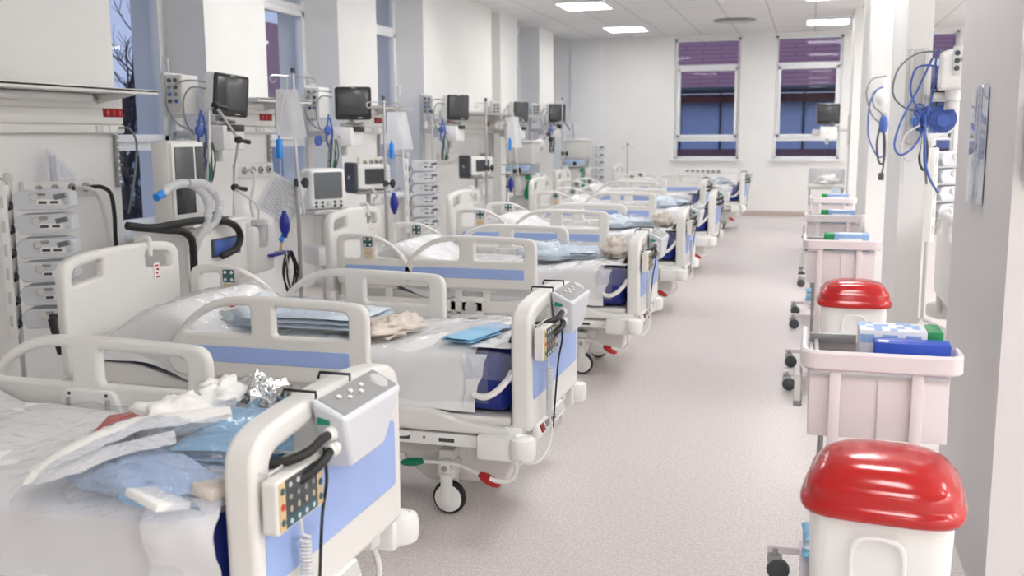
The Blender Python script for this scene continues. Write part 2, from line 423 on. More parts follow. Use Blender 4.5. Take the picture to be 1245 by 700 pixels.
for q in (.06, .12, .18, .23): b.lathe([(q-.03, .006), (q-.008, -.004), (q, -.004), (q-.02, .010)], 'grey', seg=24)
b.lathe([(1e-5, .012), (.25, .012), (.25, .015), (1e-5, .015)], 'dgrey', seg=24); b.build('vent_louvres', r)
r = MB().lathe([(1e-5, -.045), (.045, -.04), (.06, -.015), (.065, 0)], 'white', seg=20).build('smoke_detector', loc=(-1.35, 15.5, CZ))
tag(r, 'small white smoke detector on the ceiling before the air diffuser', 'smoke detector')

# ------------------------------------------------------------------ outside
struct(MB().box((0, 30, -3.1), (160, 120, .2), 'ground', 0).build('ground'))
r = empty('neighbouring_building', (0, 27, -3.22)); tag(r, 'neighbouring building with purple red tiled roof seen through the back windows', 'building')
MB().box((0, 1.5, 2.95), (16, 3, 5.9), 'ext', .02).build('facade', r)
b = MB()
for q in range(9): b.box((-4.4+q*1.05, -.02, 5.0), (.05, .05, 1.9), 'dgrey', .004)
b.build('facade_post', r)
def slope(name, pr, k, x0, x1, y0, z0, y1, z1):
    L = math.hypot(y1-y0, z1-z0); a = math.atan2(z1-z0, y1-y0)
    o = MB().box(((x1-x0)/2, L/2, 0), (x1-x0, L, .12), k, 0).build(name, pr); o.location = (x0, y0, z0); o.rotation_euler = (a, 0, 0); return o
slope('tiled_roof', r, 'roofx', -9, 9, -.5, 6.0, 3.4, 9.6)
MB().box((0, -.1, 5.78), (16.4, .5, .2), 'brick', .01).build('eave_board', r)
MB().cyl((-8.5, -.55, 5.98), (8.5, -.55, 5.98), .09, 'dgrey').build('gutter', r)
slope('lower_roof', r, 'brickx', -9, 9, -1.9, 3.65, .1, 4.45)
MB().box((0, -.9, 1.8), (16, 1.8, 3.6), 'brickx', 0).build('lower_wall', r)
r = empty('neighbouring_house', (-16.6, 29.5, -2.2)); tag(r, 'house with purple roof seen through the left window behind the tall drip pole', 'house')
MB().box((0, 0, 2.2), (5, 9, 4.4), 'extw', .02).build('house_wall', r)
o = MB().box((0, 0, 0), (4.6, 10, .14), 'roofx', 0).build('tiled_roof', r); o.location = (1.4, 0, 5.7); o.rotation_euler = (0, R_(48), 0)
o = MB().box((0, 0, 0), (4.6, 10, .14), 'roofx', 0).build('tiled_roof', r); o.location = (-1.6, 0, 5.7); o.rotation_euler = (0, R_(-48), 0)
def branchy(b, p, d, L, r, lev):
    q = p+d*L*.5+Vector((nz(p.x*3, p.z*3), nz(p.y*3, 5), nz(p.z*3, 9)))*L*.12; e = q+(d+Vector((random.uniform(-.2, .2), random.uniform(-.2, .2), random.uniform(-.1, .25)))).normalized()*L*.5
    b.tube([p, q, e], r, 'bark', seg=5, sub=3, rf=lambda t: 1-.45*t)
    if lev:
        for i in range(4 if lev > 1 else 3):
            s = p.lerp(e, random.uniform(.35, 1)); nd = (d+Vector((random.uniform(-1, 1), random.uniform(-1, 1), random.uniform(-.3, .8)))*.9).normalized()
            branchy(b, s, nd, L*random.uniform(.5, .75), r*.5, lev-1)
TP = Vector((-9.6, 12.4, -3))
r = empty('bare_tree', TP); tag(r, 'bare dark tree seen through the window behind the nearest bed head', 'tree')
b = MB(); b.tube([(0, 0, 0), (.1, .05, 2), (-.05, .1, 3.6)], .16, 'bark', sub=4); b.build('trunk', r)
b = MB()
for i in range(20):
    a = random.uniform(0, 6.28); branchy(b, Vector((0, .08, 2.2+i*.12)), Vector((math.cos(a)*.8, math.sin(a)*.8, random.uniform(.4, 1.1))).normalized(), random.uniform(1.0, 1.6), .045, 3)
b.build('branches', r)

# ------------------------------------------------------------------ hospital bed (foot end at +x, origin on the floor)
def make_bed():
    root = empty('hospital_bed')
    # castors
    for sx in (.73, -.73):
        for sy in (-.27, .27):
            o = 1 if sy > 0 else -1
            b = MB()
            b.box((sx, sy, .215), (.085, .085, .09), 'bedw', .015); b.box((sx, sy+o*.038, .12), (.055, .022, .15), 'bedw', .01)
            b.box((sx, sy-o*.038, .12), (.055, .022, .15), 'bedw', .01); b.cyl((sx, sy-.05, .075), (sx, sy+.05, .075), .008, 'bedw', seg=10)
            f = b.build('castor', root)
            wv = MB().lathe([(.05, -.022), (.066, -.022), (.0745, -.012), (.0755, 0), (.0745, .012), (.066, .022), (.05, .022)], 'black', (sx, sy, .0755), 'Y', 28)
            wv.lathe([(1e-5, -.027), (.045, -.026), (.062, -.0225), (.062, .0225), (.045, .026), (1e-5, .027)], 'white', (sx, sy, .0755), 'Y', 24)
            wv.build('wheel', f)
    # brake levers at the foot end
    for sy in (-1, 1):
        y = sy*.335
        b = MB(); b.tube([(.60, y, .248), (.66, y, .252), (.73, y, .252), (.80, y, .248), (.87, y, .222), (.90, y, .212)], .0095, 'bedw', 8)
        b.box((.735, y-sy*.02, .235), (.055, .06, .06), 'bedw', .012); b.cyl((.735, y+sy*.006, .228), (.735, y+sy*.014, .228), .014, 'steel', seg=10)
        p = b.build('brake_pedal', root)
        MB().ell((.585, y, .243), (.062, .026, .017), 'green', (0, -8, 0)).build('green_paddle', p)
        MB().ell((.935, y, .194), (.055, .028, .022), 'redm', (0, 26, 0)).build('red_paddle', p)
    # chassis
    b = MB()
    for sy in (-.2, .2): b.box((0, sy, .275), (1.62, .06, .06), 'bedw', .008)
    for sx in (-.73, .73): b.box((sx, 0, .275), (.07, .62, .055), 'bedw', .008)
    b.panel(rp([(.42, .33, .01), (.98, .33, .04), (1.03, .26, .05), (.98, .14, .04), (.60, .12, .04), (.50, .22, .02)]), [], .5, 'bed', Tm(0, .03, 0) @ XZ, .02)
    b.panel(rp([(-.98, .33, .04), (-.42, .33, .01), (-.5, .2, .02), (-.62, .13, .04), (-.98, .14, .04)]), [], .5, 'bed', Tm(0, .03, 0) @ XZ, .02)
    b.box((0, 0, .235), (.9, .34, .07), 'bedw', .02)
    b.build('chassis', root)
    for sx in (-.42, .36):
        b = MB(); b.box((sx, 0, .33), (.17, .2, .12), 'grey', .02); b.box((sx, 0, .42), (.13, .16, .1), 'alum', .01); b.build('lift_column', root)
    # subframe rails with slots
    b = MB()
    for sy in (-.415, .415):
        b.box((-.02, sy, .388), (2.0, .035, .055), 'bedw', .006)
        for q in range(9): b.box((-.82+q*.2, sy+math.copysign(.0155, sy), .386), (.07, .006, .018), 'dgrey', .002)
        for q in range(8): b.cyl((-.72+q*.2, sy+math.copysign(.016, sy), .392), (-.72+q*.2, sy+math.copysign(.022, sy), .392), .006, 'steel', seg=8)
    for sx in (-.95, -.4, .3, .92): b.box((sx, 0, .388), (.05, .82, .045), 'bedw', .006)
    b.tube([(.45, -.45, .418), (.48, -.462, .405), (.6, -.462, .405), (.63, -.45, .418)], .007, 'white', 8)
    b.build('subframe', root)
    b = MB(); b.box((0, 0, .475), (2.12, .82, .05), 'bed', .02)
    for sy in (-.425, .425):
        b.panel(rp([(-1.04, .432, .02), (1.04, .425, .02), (1.06, .455, .02), (.86, .475, .04), (.74, .515, .06), (.30, .535, .03), (.22, .515, .03), (-1.04, .52, .03)]), [], .05, 'bed', Tm(0, sy, 0) @ XZ, .014)
    b.build('mattress_platform', root)
    b = MB()
    b.panel(rp([(-.26, .495, .01), (-.50, .545, .05), (-.76, .615, .05), (-1.04, .615, .02), (-1.04, .50, .02)]), [], .80, 'bed', XZ, .012); b.build('backrest', root)
    # the small equipment box under the near side
    b = MB(); b.box((-.02, -.425, .47), (.17, .05, .15), 'bedw', .012); b.lathe([(1e-5, .0), (.04, .0), (.044, -.006), (.044, -.02)], 'grey', (-.02, -.456, .47), 'Y', 20)
    b.lathe([(1e-5, -.004), (.02, -.004), (.02, 0)], 'mid', (-.02, -.458, .47), 'Y', 14); b.box((-.16, -.43, .47), (.05, .04, .12), 'grey', .008); b.build('cable_socket_box', root)
    # corner bumpers
    for sx in (-1, 1):
        for sy in (-1, 1):
            b = MB(); b.box((sx*1.03, sy*.445, .385), (.20, .10, .105), 'white', .016); b.box((sx*1.07, sy*.40, .44), (.08, .07, .05), 'white', .01)
            p = b.build('corner_bumper', root)
            MB().lathe([(1e-5, -.052), (.03, -.052), (.05, -.042), (.056, -.02), (.056, .02), (.05, .042), (.03, .052), (.026, .046), (1e-5, .046)], 'white', (sx*1.125, sy*.475, .392), 'Z', 22).build('bumper_roller', p)
    b = MB(); b.tube([(-.62, -.40, .40), (-.55, -.425, .40), (-.50, -.43, .40)], .008, 'steel', 6); b.ell((-.44, -.435, .40), (.07, .022, .02), 'redm'); b.build('release_lever', root)
    b = MB(); b.tube([(1.06, -.40, .34), (1.075, -.40, .27), (1.05, -.40, .225), (1.0, -.40, .215), (.96, -.40, .225)], .010, 'white', 8); b.build('tow_handle', root); b = MB()
    b.tube([(1.06, .40, .34), (1.075, .40, .27), (1.05, .40, .225), (1.0, .40, .215), (.96, .40, .225)], .010, 'white', 8); b.build('tow_handle', root)
    # headboard
    b = MB()
    out = rp([(-.44, .53, .05), (.44, .53, .05), (.455, .98, .3), (.44, 1.085, .10), (.25, 1.115, .2), (-.25, 1.115, .2), (-.44, 1.085, .10), (-.455, .98, .3)], 8)
    h1 = rp([(-.385, .965, .02), (-.165, .985, .02), (-.165, 1.065, .02), (-.375, 1.045, .04)]); h2 = [(-x, y) for x, y in reversed(h1)]
    b.panel(out, [h1, h2], .055, 'bed', Tm(-1.115, 0, 0) @ YZ, .02, 3)
    for sy in (-.3, .3): b.cyl((-1.115, sy, .40), (-1.115, sy, .56), .022, 'bedw')
    hb = b.build('headboard', root)
    b = MB(); b.box((-1.083, .235, .955), (.004, .045, .085), 'paper', .001)
    for q in range(4): b.box((-1.0805, .235+.006*(q % 2), .984-q*.02), (.002, .026-.006*(q % 3), .009), 'redm', 0)
    b.build('paper_tag', hb)
    b = MB(); b.tube([(-1.082, .19, 1.04), (-1.085, .19, 1.125), (-1.115, .19, 1.132), (-1.15, .19, 1.12)], .012, 'white', 8); b.build('tube_clip', hb)
    # footboard
    b = MB()
    out = rp([(-.43, .445, .03), (.43, .445, .03), (.437, .80, .2), (.43, .955, .12), (.2, .985, .2), (-.2, .985, .2), (-.43, .955, .12), (-.437, .80, .2)], 8)
    h1 = rp([(-.350, .835, .03), (-.10, .835, .03), (-.10, .922, .03), (-.350, .898, .05)]); h2 = rp([(.10, .835, .03), (.350, .835, .03), (.350, .898, .05), (.10, .922, .03)])
    b.panel(out, [h1, h2], .085, 'bed', Tm(1.105, 0, 0) @ YZ, .020, 3)
    for sy in (-.3, .3): b.box((1.09, sy, .43), (.05, .07, .08), 'bedw', .01)
    p = b.build('footboard', root)
    MB().panel(rp([(-.395, .575, .02), (.375, .575, .02), (.375, .785, .02), (-.395, .785, .02)]), [], .012, 'blue', Tm(1.146, 0, 0) @ YZ, .003).build('blue_panel', p)
    # control strip low on the foot end
    b = MB(); b.box((1.15, -.14, .43), (.03, .44, .06), 'white', .01, (0, -18, 0)); p = b.build('foot_control_panel', root)
    b = MB(); b.box((1.167, -.31, .437), (.006, .05, .032), 'sock', .001, (0, -18, 0))
    for q in range(6): b.box((1.167, -.25+q*.028, .437), (.006, .012, .026), 'mid', .001, (0, -18, 0))
    b.box((1.166, -.02, .437), (.005, .17, .036), 'grey', .001, (0, -18, 0)); b.build('display', p)
    # side rails
    rails = {}
    for sy in (-1, 1):
        for end in ('foot', 'head'):
            y = sy*.462; b = MB(); T = Tm(0, y, 0) @ XZ
            if end == 'foot':
                out = rp([(-.50, .60, .05), (.455, .60, .04), (.455, .955, .07), (.0, .972, .3), (-.26, .965, .25), (-.43, .86, .25), (-.535, .70, .06)], 8)
                h1 = rp([(.015, .80, .02), (.365, .80, .02), (.365, .915, .03), (.015, .928, .02)])
                h2 = rp([(-.435, .80, .02), (-.10, .80, .02), (-.10, .928, .02), (-.24, .922, .12), (-.36, .87, .1)])
                b.panel(out, [h1, h2], .046, 'bed', T, .016, 3)
            else:
                out = rp([(-1.03, .60, .04), (-.47, .60, .05), (-.43, .70, .06), (-.55, .86, .25), (-.71, .955, .2), (-.85, .972, .2), (-1.03, .960, .07)], 8)
                h1 = rp([(-.965, .80, .02), (-.845, .80, .02), (-.845, .925, .02), (-.965, .918, .02)])
                h2 = rp([(-.72, .80, .02), (-.53, .80, .02), (-.61, .88, .1), (-.72, .925, .05)])
                b.panel(out, [h1, h2], .046, 'bed', T, .016, 3)
            r = b.build('side_rail', root); rails[(sy, end)] = r
            o = sy*.0225+y
            x0, x1 = (-.46, .37) if end == 'foot' else (-.96, -.50)
            MB().panel(rp([(x0, .675, .02), (x1, .675, .01), (x1, .745, .01), (x0+(.02 if end == 'foot' else 0), .745, .02)]), [], .008, 'blue', Tm(0, o, 0) @ XZ, .002).build('blue_stripe', r)
            xm = -.02 if end == 'foot' else -.75
            b = MB(); i = y-sy*.03
            b.panel(rp([(xm-.17, .575, .01), (xm+.17, .575, .01), (xm+.105, .785, .03), (xm-.105, .785, .03)]), [], .022, 'white', Tm(0, i, 0) @ XZ, .006)
            for q in (-.085, .085):
                b.cyl((xm+q, i-sy*.014, .58), (xm+q*.95, i-sy*.014, .755), .007, 'steel', seg=10); b.cyl((xm+q*.9, i, .77), (xm+q*.9, i-sy*.014, .77), .006, 'dgrey', seg=8)
            for q in (-.1, .1): b.box((xm+q, y-sy*.032, .52), (.055, .028, .16), 'bedw', .008)
            b.build('rail_hinge', r)
            if end == 'head':
                for s2 in (-1, 1):
                    yy = y+s2*.024; b = MB(); xk = -.782
                    b.panel(rect(xk-.036, .875, xk+.036, .945, .012), [], .005, 'teal', Tm(0, yy, 0) @ XZ, .001)
                    b.panel(rect(xk-.033, .79, xk+.033, .868, .012), [], .005, 'tan', Tm(0, yy, 0) @ XZ, .001)
                    for cx, cz in ((-.02, .93), (.02, .93), (-.02, .89), (.02, .89)):
                        b.box((xk+cx, yy+s2*.003, cz), (.016, .002, .016), 'white', 0, (0, 45, 0))
                    for cx, cz in ((-.016, .85), (.016, .85), (-.016, .81), (.016, .81)):
                        b.lathe([(1e-5, .0015), (.012, .0015), (.012, -.0015), (1e-5, -.0015)], 'brown', (xk+cx, yy+s2*.003, cz), 'Y', 12)
                    b.build('keypad', r)
    return root
bed0 = make_bed()
def make_mattress():
    def sm(t): t = max(0, min(1, t)); return t*t*(3-2*t)
    def zt(x): return .735+.15*sm((-.24-x)/.38)+.035*max(0, min(1, (x-.5)/.35))-.20*sm((-.58-x)/.46)
    def zb(x): return .50+.12*sm((-.28-x)/.5)-.02*sm((-.9-x)/.2)
    def shell(x0, x1, wy, dz, amp, fr, seed, k, skirt=0.0, nu=70, nv=46, foot=True, cut=None):
        def ring(x, sc):
            c = (zt(x)+zb(x))/2; out = []
            for j in range(nv+1):
                t = j/nv; low = None
                if skirt:
                    n1 = 8
                    if j < n1: a = math.pi; low = 1-j/n1
                    elif j > nv-n1: a = 0; low = (j-nv+n1)/n1
                    else: a = math.pi*(1-(j-n1)/(nv-2*n1))
                else: a = math.pi*(1.25-1.5*t)
                ca, sa = math.cos(a), math.sin(a); e = .28
                px = math.copysign(abs(ca)**e, ca); pz = math.copysign(abs(sa)**e, sa)
                y = wy*px*sc
                hz = (zt(x)+dz-c) if pz > 0 else (c-zb(x))
                z = c+pz*hz*sc
                if low: z = c-(c-zb(x)-skirt+.012*nz(x*4, seed))*low
                d = amp*nz(x*fr+seed, y*fr, z*fr)+amp*.5*nz(x*fr*2.7, y*fr*2.3+seed, z*fr*2)
                out.append((x+amp*.4*nz(y*3, x*3, seed), y+math.copysign(abs(d)*abs(ca)**3, ca) if abs(ca) > .6 else y, z+d*max(0, pz)))
            return out
        rs = [ring(x0, .80), ring(x0+.012, .93)]
        for i in range(nu+1): rs.append(ring(x0+.035+(x1-x0-.07)*i/nu, 1))
        rs += [ring(x1-.012, .93), ring(x1, .80)] if foot else [ring(x1, 1)]
        b = MB(); vs = [p for q in rs for p in q]; m = nv+1
        fs = [(i*m+j, i*m+j+1, (i+1)*m+j+1, (i+1)*m+j) for i in range(len(rs)-1) for j in range(nv)]
        if not skirt:
            fs += [(i*m, (i+1)*m, (i+1)*m+nv, i*m+nv) for i in range(len(rs)-1)]
        fs.append(tuple(range(m)))
        if foot: fs.append(tuple(reversed(range((len(rs)-1)*m, len(rs)*m))))
        b.add(vs, fs, k); return b
    root = shell(-1.045, 1.045, .395, 0, .004, 3, 1, 'navy').build('mattress')
    tag(root, 'mattress', 'mattress')
    b = shell(-1.055, .90, .408, .014, .012, 3.2, 3, 'sheet', skirt=.012, foot=False)
    o = b.build('white_sheet', root)
    # sheet over the foot, with the lower corner pulled back
    b = MB()
    def fo(u, v):
        x = .88+.172*u; y = -.405+.81*v
        return (x, y, zt(x)+.016+.010*nz(x*9, y*7)+.012*nz(x*3, y*3, 4))
    b.grid(fo, 12, 40, 'sheet')
    def side(u, v):
        x = .86+.10*u*(1-.75*v)-.02*nz(v*4, u*3); z = .76-.235*v
        return (x, -.412-.010*nz(x*14, z*12, 2)-.006, z)
    b.grid(side, 8, 14, 'sheet'); b.build('sheet_corner', root)
    b = shell(-1.06, .96, .418, .026, .020, 6, 8, 'film', skirt=.05, foot=False, nu=90, nv=60)
    b.build('plastic_cover', root)
    b = MB()
    b.tube([(.90, -.424, .59), (.95, -.434, .585), (1.0, -.432, .61), (1.05, -.418, .665), (1.06, -.40, .69)], .014, 'cloth', 8)
    b.build('strap', root)
    # clear bunched film hanging over the foot corner
    b = MB()
    def fl(u, v):
        x = .87+.20*u; z = .775-.12*v; return (x, -.425-.02*nz(x*20, z*20, 3)-.012*math.sin(v*3), z+.02*nz(x*8, 2))
    b.grid(fl, 18, 12, 'bag'); b.build('film_fold', root)
    return root
mat0 = make_mattress()

def make_pump():
    """mattress air pump hung on the outside of the footboard; origin at the footboard's outer face"""
    r = empty('air_mattress_pump')
    b = MB(); b.hexa([(.004, -.13, .0), (.085, -.11, .0), (.085, .09, .0), (.004, .13, .0), (.004, -.185, .198), (.10, -.185, .150), (.10, .195, .150), (.004, .195, .198)], 'pump', .014); b.build('pump_body', r)
    b = MB(); b.hexa([(.016, -.165, .188), (.09, -.165, .151), (.09, .175, .151), (.016, .175, .188), (.017, -.163, .196), (.091, -.163, .1575), (.091, .173, .1575), (.017, .173, .196)], 'mid', .002, 1)
    sl = (0, 27, 0)
    b.lathe([(1e-5, .008), (.026, .007), (.030, 0)], 'grey', (.055, .125, .176), rot=sl, seg=18)
    for q in range(5): b.box((.045+.016*(q % 2), -.10+q*.034, .186-.008*(q % 2)), (.012, .016, .004), 'white', .001, sl)
    b.build('control_face', r)
    for q in (-.15, .05):
        MB().tube([(.004, q, .15), (.004, q, .208), (-.088, q, .2085), (-.094, q, .19)], .0045, 'black', 6, 1).build('hook', r)
    b = MB()
    for q, z in ((.055, .108), (.06, .068)):
        b.cyl((q, -.155, z), (q, -.195, z), .015, 'white', .013); b.lathe([(.011, 0), (.019, .004), (.019, .012), (.011, .016)], 'white', (q, -.182, z), 'Y', 14)
    b.box((.035, -.173, .140), (.035, .004, .020), 'green', .001, (-14, 0, 0)); b.build('connector', r)
    for q, z, dz in ((.055, .108, 0), (.06, .068, -.012)):
        MB().tube([(q, -.19, z), (q+.008, -.24, z+.004+dz), (q+.004, -.30, z-.008+dz), (q-.03, -.345, z-.02+dz*1.5), (q-.085, -.365, z-.03+dz), (q-.15, -.36, z-.06), (q-.19, -.33, z-.12)], .0125, 'black', 10).build('hose', r)
    MB().tube([(.055, -.215, .085), (.062, -.218, .0), (.045, -.217, -.1), (.03, -.215, -.28), (.02, -.21, -.4)], .0045, 'black', 6).build('power_cord', r)
    return r
pump0 = make_pump()
def make_handset():
    r = empty('bed_handset')
    b = MB(); b.panel(rect(-.115, 0, .115, .135, .015), [], .042, 'bed', Tm(.03, 0, 0) @ YZ, .008); b.build('handset_body', r)
    b = MB(); b.box((.052, 0, .068), (.004, .155, .118), 'dgrey', .001)
    for s in (-1, 1): b.box((.052, s*.093, .068), (.004, .028, .118), 'tan', .001)
    b.box((.053, -.0, .022), (.004, .15, .024), 'teal', .001)
    for i in range(4):
        for j in range(4):
            b.lathe([(1e-5, .0), (.0065, .0), (.0065, .003), (1e-5, .003)], 'grey' if j == 3 else ('mid' if j else 'pump'), (.053, -.056+i*.037, .022+j*.03), 'X', 12)
        b.box((.0555, -.056+i*.037, .052), (.002, .006, .014), 'tan', 0)
    for s in (-1, 1):
        for j in range(3): b.lathe([(1e-5, 0), (.009, 0), (.009, .003), (1e-5, .003)], 'redm' if (j == 1 and s < 0) else 'teal', (.053, s*.093, .03+j*.038), 'X', 10)
    b.build('keypad', r)
    b = MB(); b.tube([(.03, -.10, .13), (.02, -.10, .146), (-.05, -.10, .150), (-.096, -.10, .14)], .003, 'grey', 6, 1); b.tube([(.03, .06, .13), (.02, .06, .146), (-.05, .06, .150), (-.096, .06, .14)], .003, 'grey', 6, 1)
    b.tube([(.02, -.10, .146), (.02, .06, .146)], .003, 'grey', 6, 1); b.build('hanging_bracket', r)
    b = MB(); P = [(.03, .03, 0), (.03, .035, -.05)]
    for i in range(150):
        a = i*.9; P.append((.035+.013*math.cos(a), .04+.013*math.sin(a), -.06-.0014*i))
    b.tube(P, .0042, 'cord', 5, 1)
    b.tube([(.035, .04, -.27), (.05, .02, -.33), (.05, -.06, -.385), (.03, -.16, -.41), (-.02, -.22, -.39)], .006, 'cord', 6)
    b.build('coil_cord', r); return r
hand0 = make_handset()

BX = [(-2.355, 2.38), (-2.2, 4.22), (-2.2, 6.92), (-2.2, 9.45), (-2.2, 12.4), (-2.6, 15.3), (-2.2, 17.9)]
bl = ['nearest hospital bed, at the lower left with its blue footboard facing the aisle', 'second hospital bed from the front, beside the rack of six pumps', 'third hospital bed from the front, with headboard before the tall drip pole',
      'fourth hospital bed from the front, beyond the bed with the navy mattress end', 'fifth hospital bed from the front, halfway down the far end of the row', 'sixth hospital bed, set back from the aisle near the back wall', 'farthest hospital bed, its foot standing out by the back wall']
ml = ['plastic wrapped mattress on the nearest bed, covered by a large clear bag', 'plastic wrapped white mattress with navy end, on the second bed', 'wrapped mattress with navy foot corner on the third bed from the front',
      'wrapped white mattress on the fourth bed from the front', 'wrapped white mattress on the fifth bed from the front', 'white covered mattress on the set-back sixth bed', 'white mattress with navy end on the farthest bed']
pl = ['grey air mattress pump with two black hoses hooked over the nearest footboard', 'grey air mattress pump hooked over the second footboard', 'grey air mattress pump hooked over the third footboard', 'grey air pump on the fourth footboard from the front',
      'grey air pump on the fifth footboard from the front', 'grey air pump on the set-back sixth footboard', 'grey air pump with black hoses on the farthest footboard by the back wall']
hl = ['keypad handset with coiled white cord hung on the nearest footboard', 'keypad handset with long coiled cord hung on the second footboard', 'small keypad handset hung on the third footboard', 'keypad handset hung on the fourth footboard']
beds = []
for i, (x, y) in enumerate(BX):
    r = bed0 if i == 0 else dup(bed0); r.location = (x, y, 0); beds.append(r)
    tag(r, bl[i], 'hospital bed', 'hospital beds along the left wall')
    m = mat0 if i == 0 else dup(mat0); m.location = (x, y, 0); tag(m, ml[i], 'mattress', 'mattresses on the beds')
    p = pump0 if i == 0 else dup(pump0); p.location = (x+1.15, y+(.06 if i else .02), .79); tag(p, pl[i], 'air pump', 'mattress pumps on the footboards')
    if i < 4:
        h = hand0 if i == 0 else dup(hand0); h.location = (x+1.15, y-.31, .725 if i == 0 else .745); tag(h, hl[i], 'handset', 'handsets on the footboards')
for ch in list(mat0.children):
    if ch.name.split('.')[0] in ('strap', 'film_fold', 'sheet_corner'): bpy.data.objects.remove(ch)
b = MB()
def fold(u, v):
    x = .84+.20*u; q = .0 if v < .12 else .012*math.sin((v-.12)*9)
    return (x+.006*nz(v*6, u*3), -.405-.030*min(1, v*6)-q-.008*nz(x*12, v*5, 6), .795-.275*max(0, v-.05)-.02*(1 if v > .1 else v*10))
b.grid(fold, 14, 26, 'sheet')
def ftop(u, v): x = .86+.185*u; y = -.41+.82*v; return (x, y, .785+.012*nz(x*6, y*5, 3))
b.grid(ftop, 10, 40, 'sheet'); b.build('sheet_fold', mat0)
def lower(bed, near, end, dz=-.5):
    for ch in bed.children:
        if ch.name.startswith('side_rail'):
            c = sum((Vector(v) for v in ch.bound_box), Vector())/8
            if (c.y < 0) == near and (c.x > -.35) == (end == 'foot'): ch.location.z += dz
lower(beds[0], True, 'foot'); lower(beds[0], True, 'head'); lower(beds[1], True, 'head')

# ------------------------------------------------------------------ things lying on the beds
def blob(name, parent, c, r, k, amp=.25, fr=2.2, seed=0, nu=26, nv=18, flat=.35, rz=0):
    """crumpled soft lump resting on z = c.z"""
    b = MB(); vs = []; R = Matrix.Rotation(R_(rz), 3, 'Z')
    for i in range(nv+1):
        th = math.pi*i/nv
        for j in range(nu):
            a = 2*math.pi*j/nu; d = Vector((math.sin(th)*math.cos(a), math.sin(th)*math.sin(a), math.cos(th)))
            q = 1+amp*noise.noise(d*fr+Vector((seed*7.1, seed, 0)))+amp*.5*noise.noise(d*fr*2.6+Vector((0, seed*3, 4)))
            z = d.z*r[2]*q; z = z if z > -r[2]*flat else -r[2]*flat
            p = R @ Vector((d.x*r[0]*q, d.y*r[1]*q, 0)); vs.append((c[0]+p.x, c[1]+p.y, c[2]+z+r[2]*flat))
    fs = [(i*nu+j, (i+1)*nu+j, (i+1)*nu+(j+1) % nu, i*nu+(j+1) % nu) for i in range(nv) for j in range(nu)]
    b.add(vs, fs, k); return b.build(name, parent, sharp=180)
def ribbon(name, parent, P, wd, th, k, seed=0):
    P = catmull([Vector(p) for p in P], 8); b = MB(); vs = []
    n = len(P)
    for i, p in enumerate(P):
        t = (P[min(i+1, n-1)]-P[max(i-1, 0)]).normalized(); s = Vector((-t.y, t.x, 0)).normalized()
        w = wd*(1+.25*nz(i*.35, seed))
        for q in range(9):
            u = q/8*2-1; vs.append(p+s*(w/2*u)+Vector((0, 0, th*(1-u*u)+.008*nz(i*.5, q*.9, seed))))
    fs = [(i*9+q, i*9+q+1, (i+1)*9+q+1, (i+1)*9+q) for i in range(n-1) for q in range(8)]
    b.add(vs, fs, k); return b.build(name, parent, sharp=180)
def folded(name, parent, c, d, k, rz=0, layers=4, seed=0):
    b = MB(); h = d[2]/layers; R = Matrix.Rotation(R_(rz), 3, 'Z')
    for l in range(layers):
        def top(u, v, l=l):
            x = (u-.5)*d[0]*(1-.02*l); y = (v-.5)*d[1]*(1-.03*((l*7) % 3)); e = min(u, 1-u, v, 1-v)
            z = h*(l+.5)+h*.45*min(1, e*9)+.006*nz(x*14+seed, y*14, l)
            p = R @ Vector((x, y, 0)); return (c[0]+p.x, c[1]+p.y, c[2]+z)
        def bot(u, v, l=l):
            x = (u-.5)*d[0]*(1-.02*l); y = (v-.5)*d[1]*(1-.03*((l*7) % 3)); e = min(u, 1-u, v, 1-v)
            z = h*(l+.5)-h*.42*min(1, e*9); p = R @ Vector((x, y, 0)); return (c[0]+p.x, c[1]+p.y, c[2]+z)
        b.grid(top, 20, 16, k); b.grid(bot, 20, 16, k)
    return b.build(name, parent)
def bagdome(name, parent, c, rx, ry, h, rz=0, seed=0, k='bag'):
    b = MB(); nu = 60; nv = 18; vs = []; R = Matrix.Rotation(R_(rz), 3, 'Z')
    for i in range(nv+1):
        t = i/nv
        for j in range(nu):
            a = 2*math.pi*j/nu; ca, sa = math.cos(a), math.sin(a)
            x = math.copysign(abs(ca)**.75, ca)*rx*t; y = math.copysign(abs(sa)**.75, sa)*ry*t
            q = 1+.10*nz(ca*2, sa*2, seed)
            z = h*(1-t**3.0)*(1+.18*nz(x*6, y*6, seed))+.018*nz(x*13, y*13, seed+2)*(1-t)+.012*nz(x*26, y*26, seed)*(1-t)
            p = R @ Vector((x*q, y*q, 0)); vs.append((c[0]+p.x, c[1]+p.y, c[2]+max(z, .004)))
    fs = [(i*nu+j, (i+1)*nu+j, (i+1)*nu+(j+1) % nu, i*nu+(j+1) % nu) for i in range(nv) for j in range(nu)]
    b.add(vs, fs, k); return b.build(name, parent, sharp=180)
# --- nearest bed
ZB = .775
r = empty('gown_package', (-1.60, 2.25, ZB)); tag(r, 'large clear bag of light blue gowns and white ties on the nearest bed', 'gown package')
bagdome('clear_bag', r, (.0, .0, 0), .37, .42, .125, 12, 2)
folded('folded_gown', r, (.13, .16, .005), (.36, .42, .06), 'gown', 10, 4, 3)
blob('gown_sleeve', r, (-.02, -.17, .0), (.27, .12, .055), 'gownd', .3, 3, 4, rz=-20)
blob('gown_sleeve', r, (-.17, .10, .0), (.13, .19, .045), 'gownd', .35, 3, 8, rz=10)
ribbon('white_tie', r, [(-.23, -.31, .035), (-.19, -.20, .075), (-.12, -.06, .105), (-.02, .02, .112), (.08, .10, .112)], .10, .022, 'cloth', 3)
ribbon('white_tie', r, [(-.23, -.31, .035), (-.16, -.29, .05), (-.08, -.20, .08), (.04, -.10, .1)], .09, .018, 'cloth', 5)
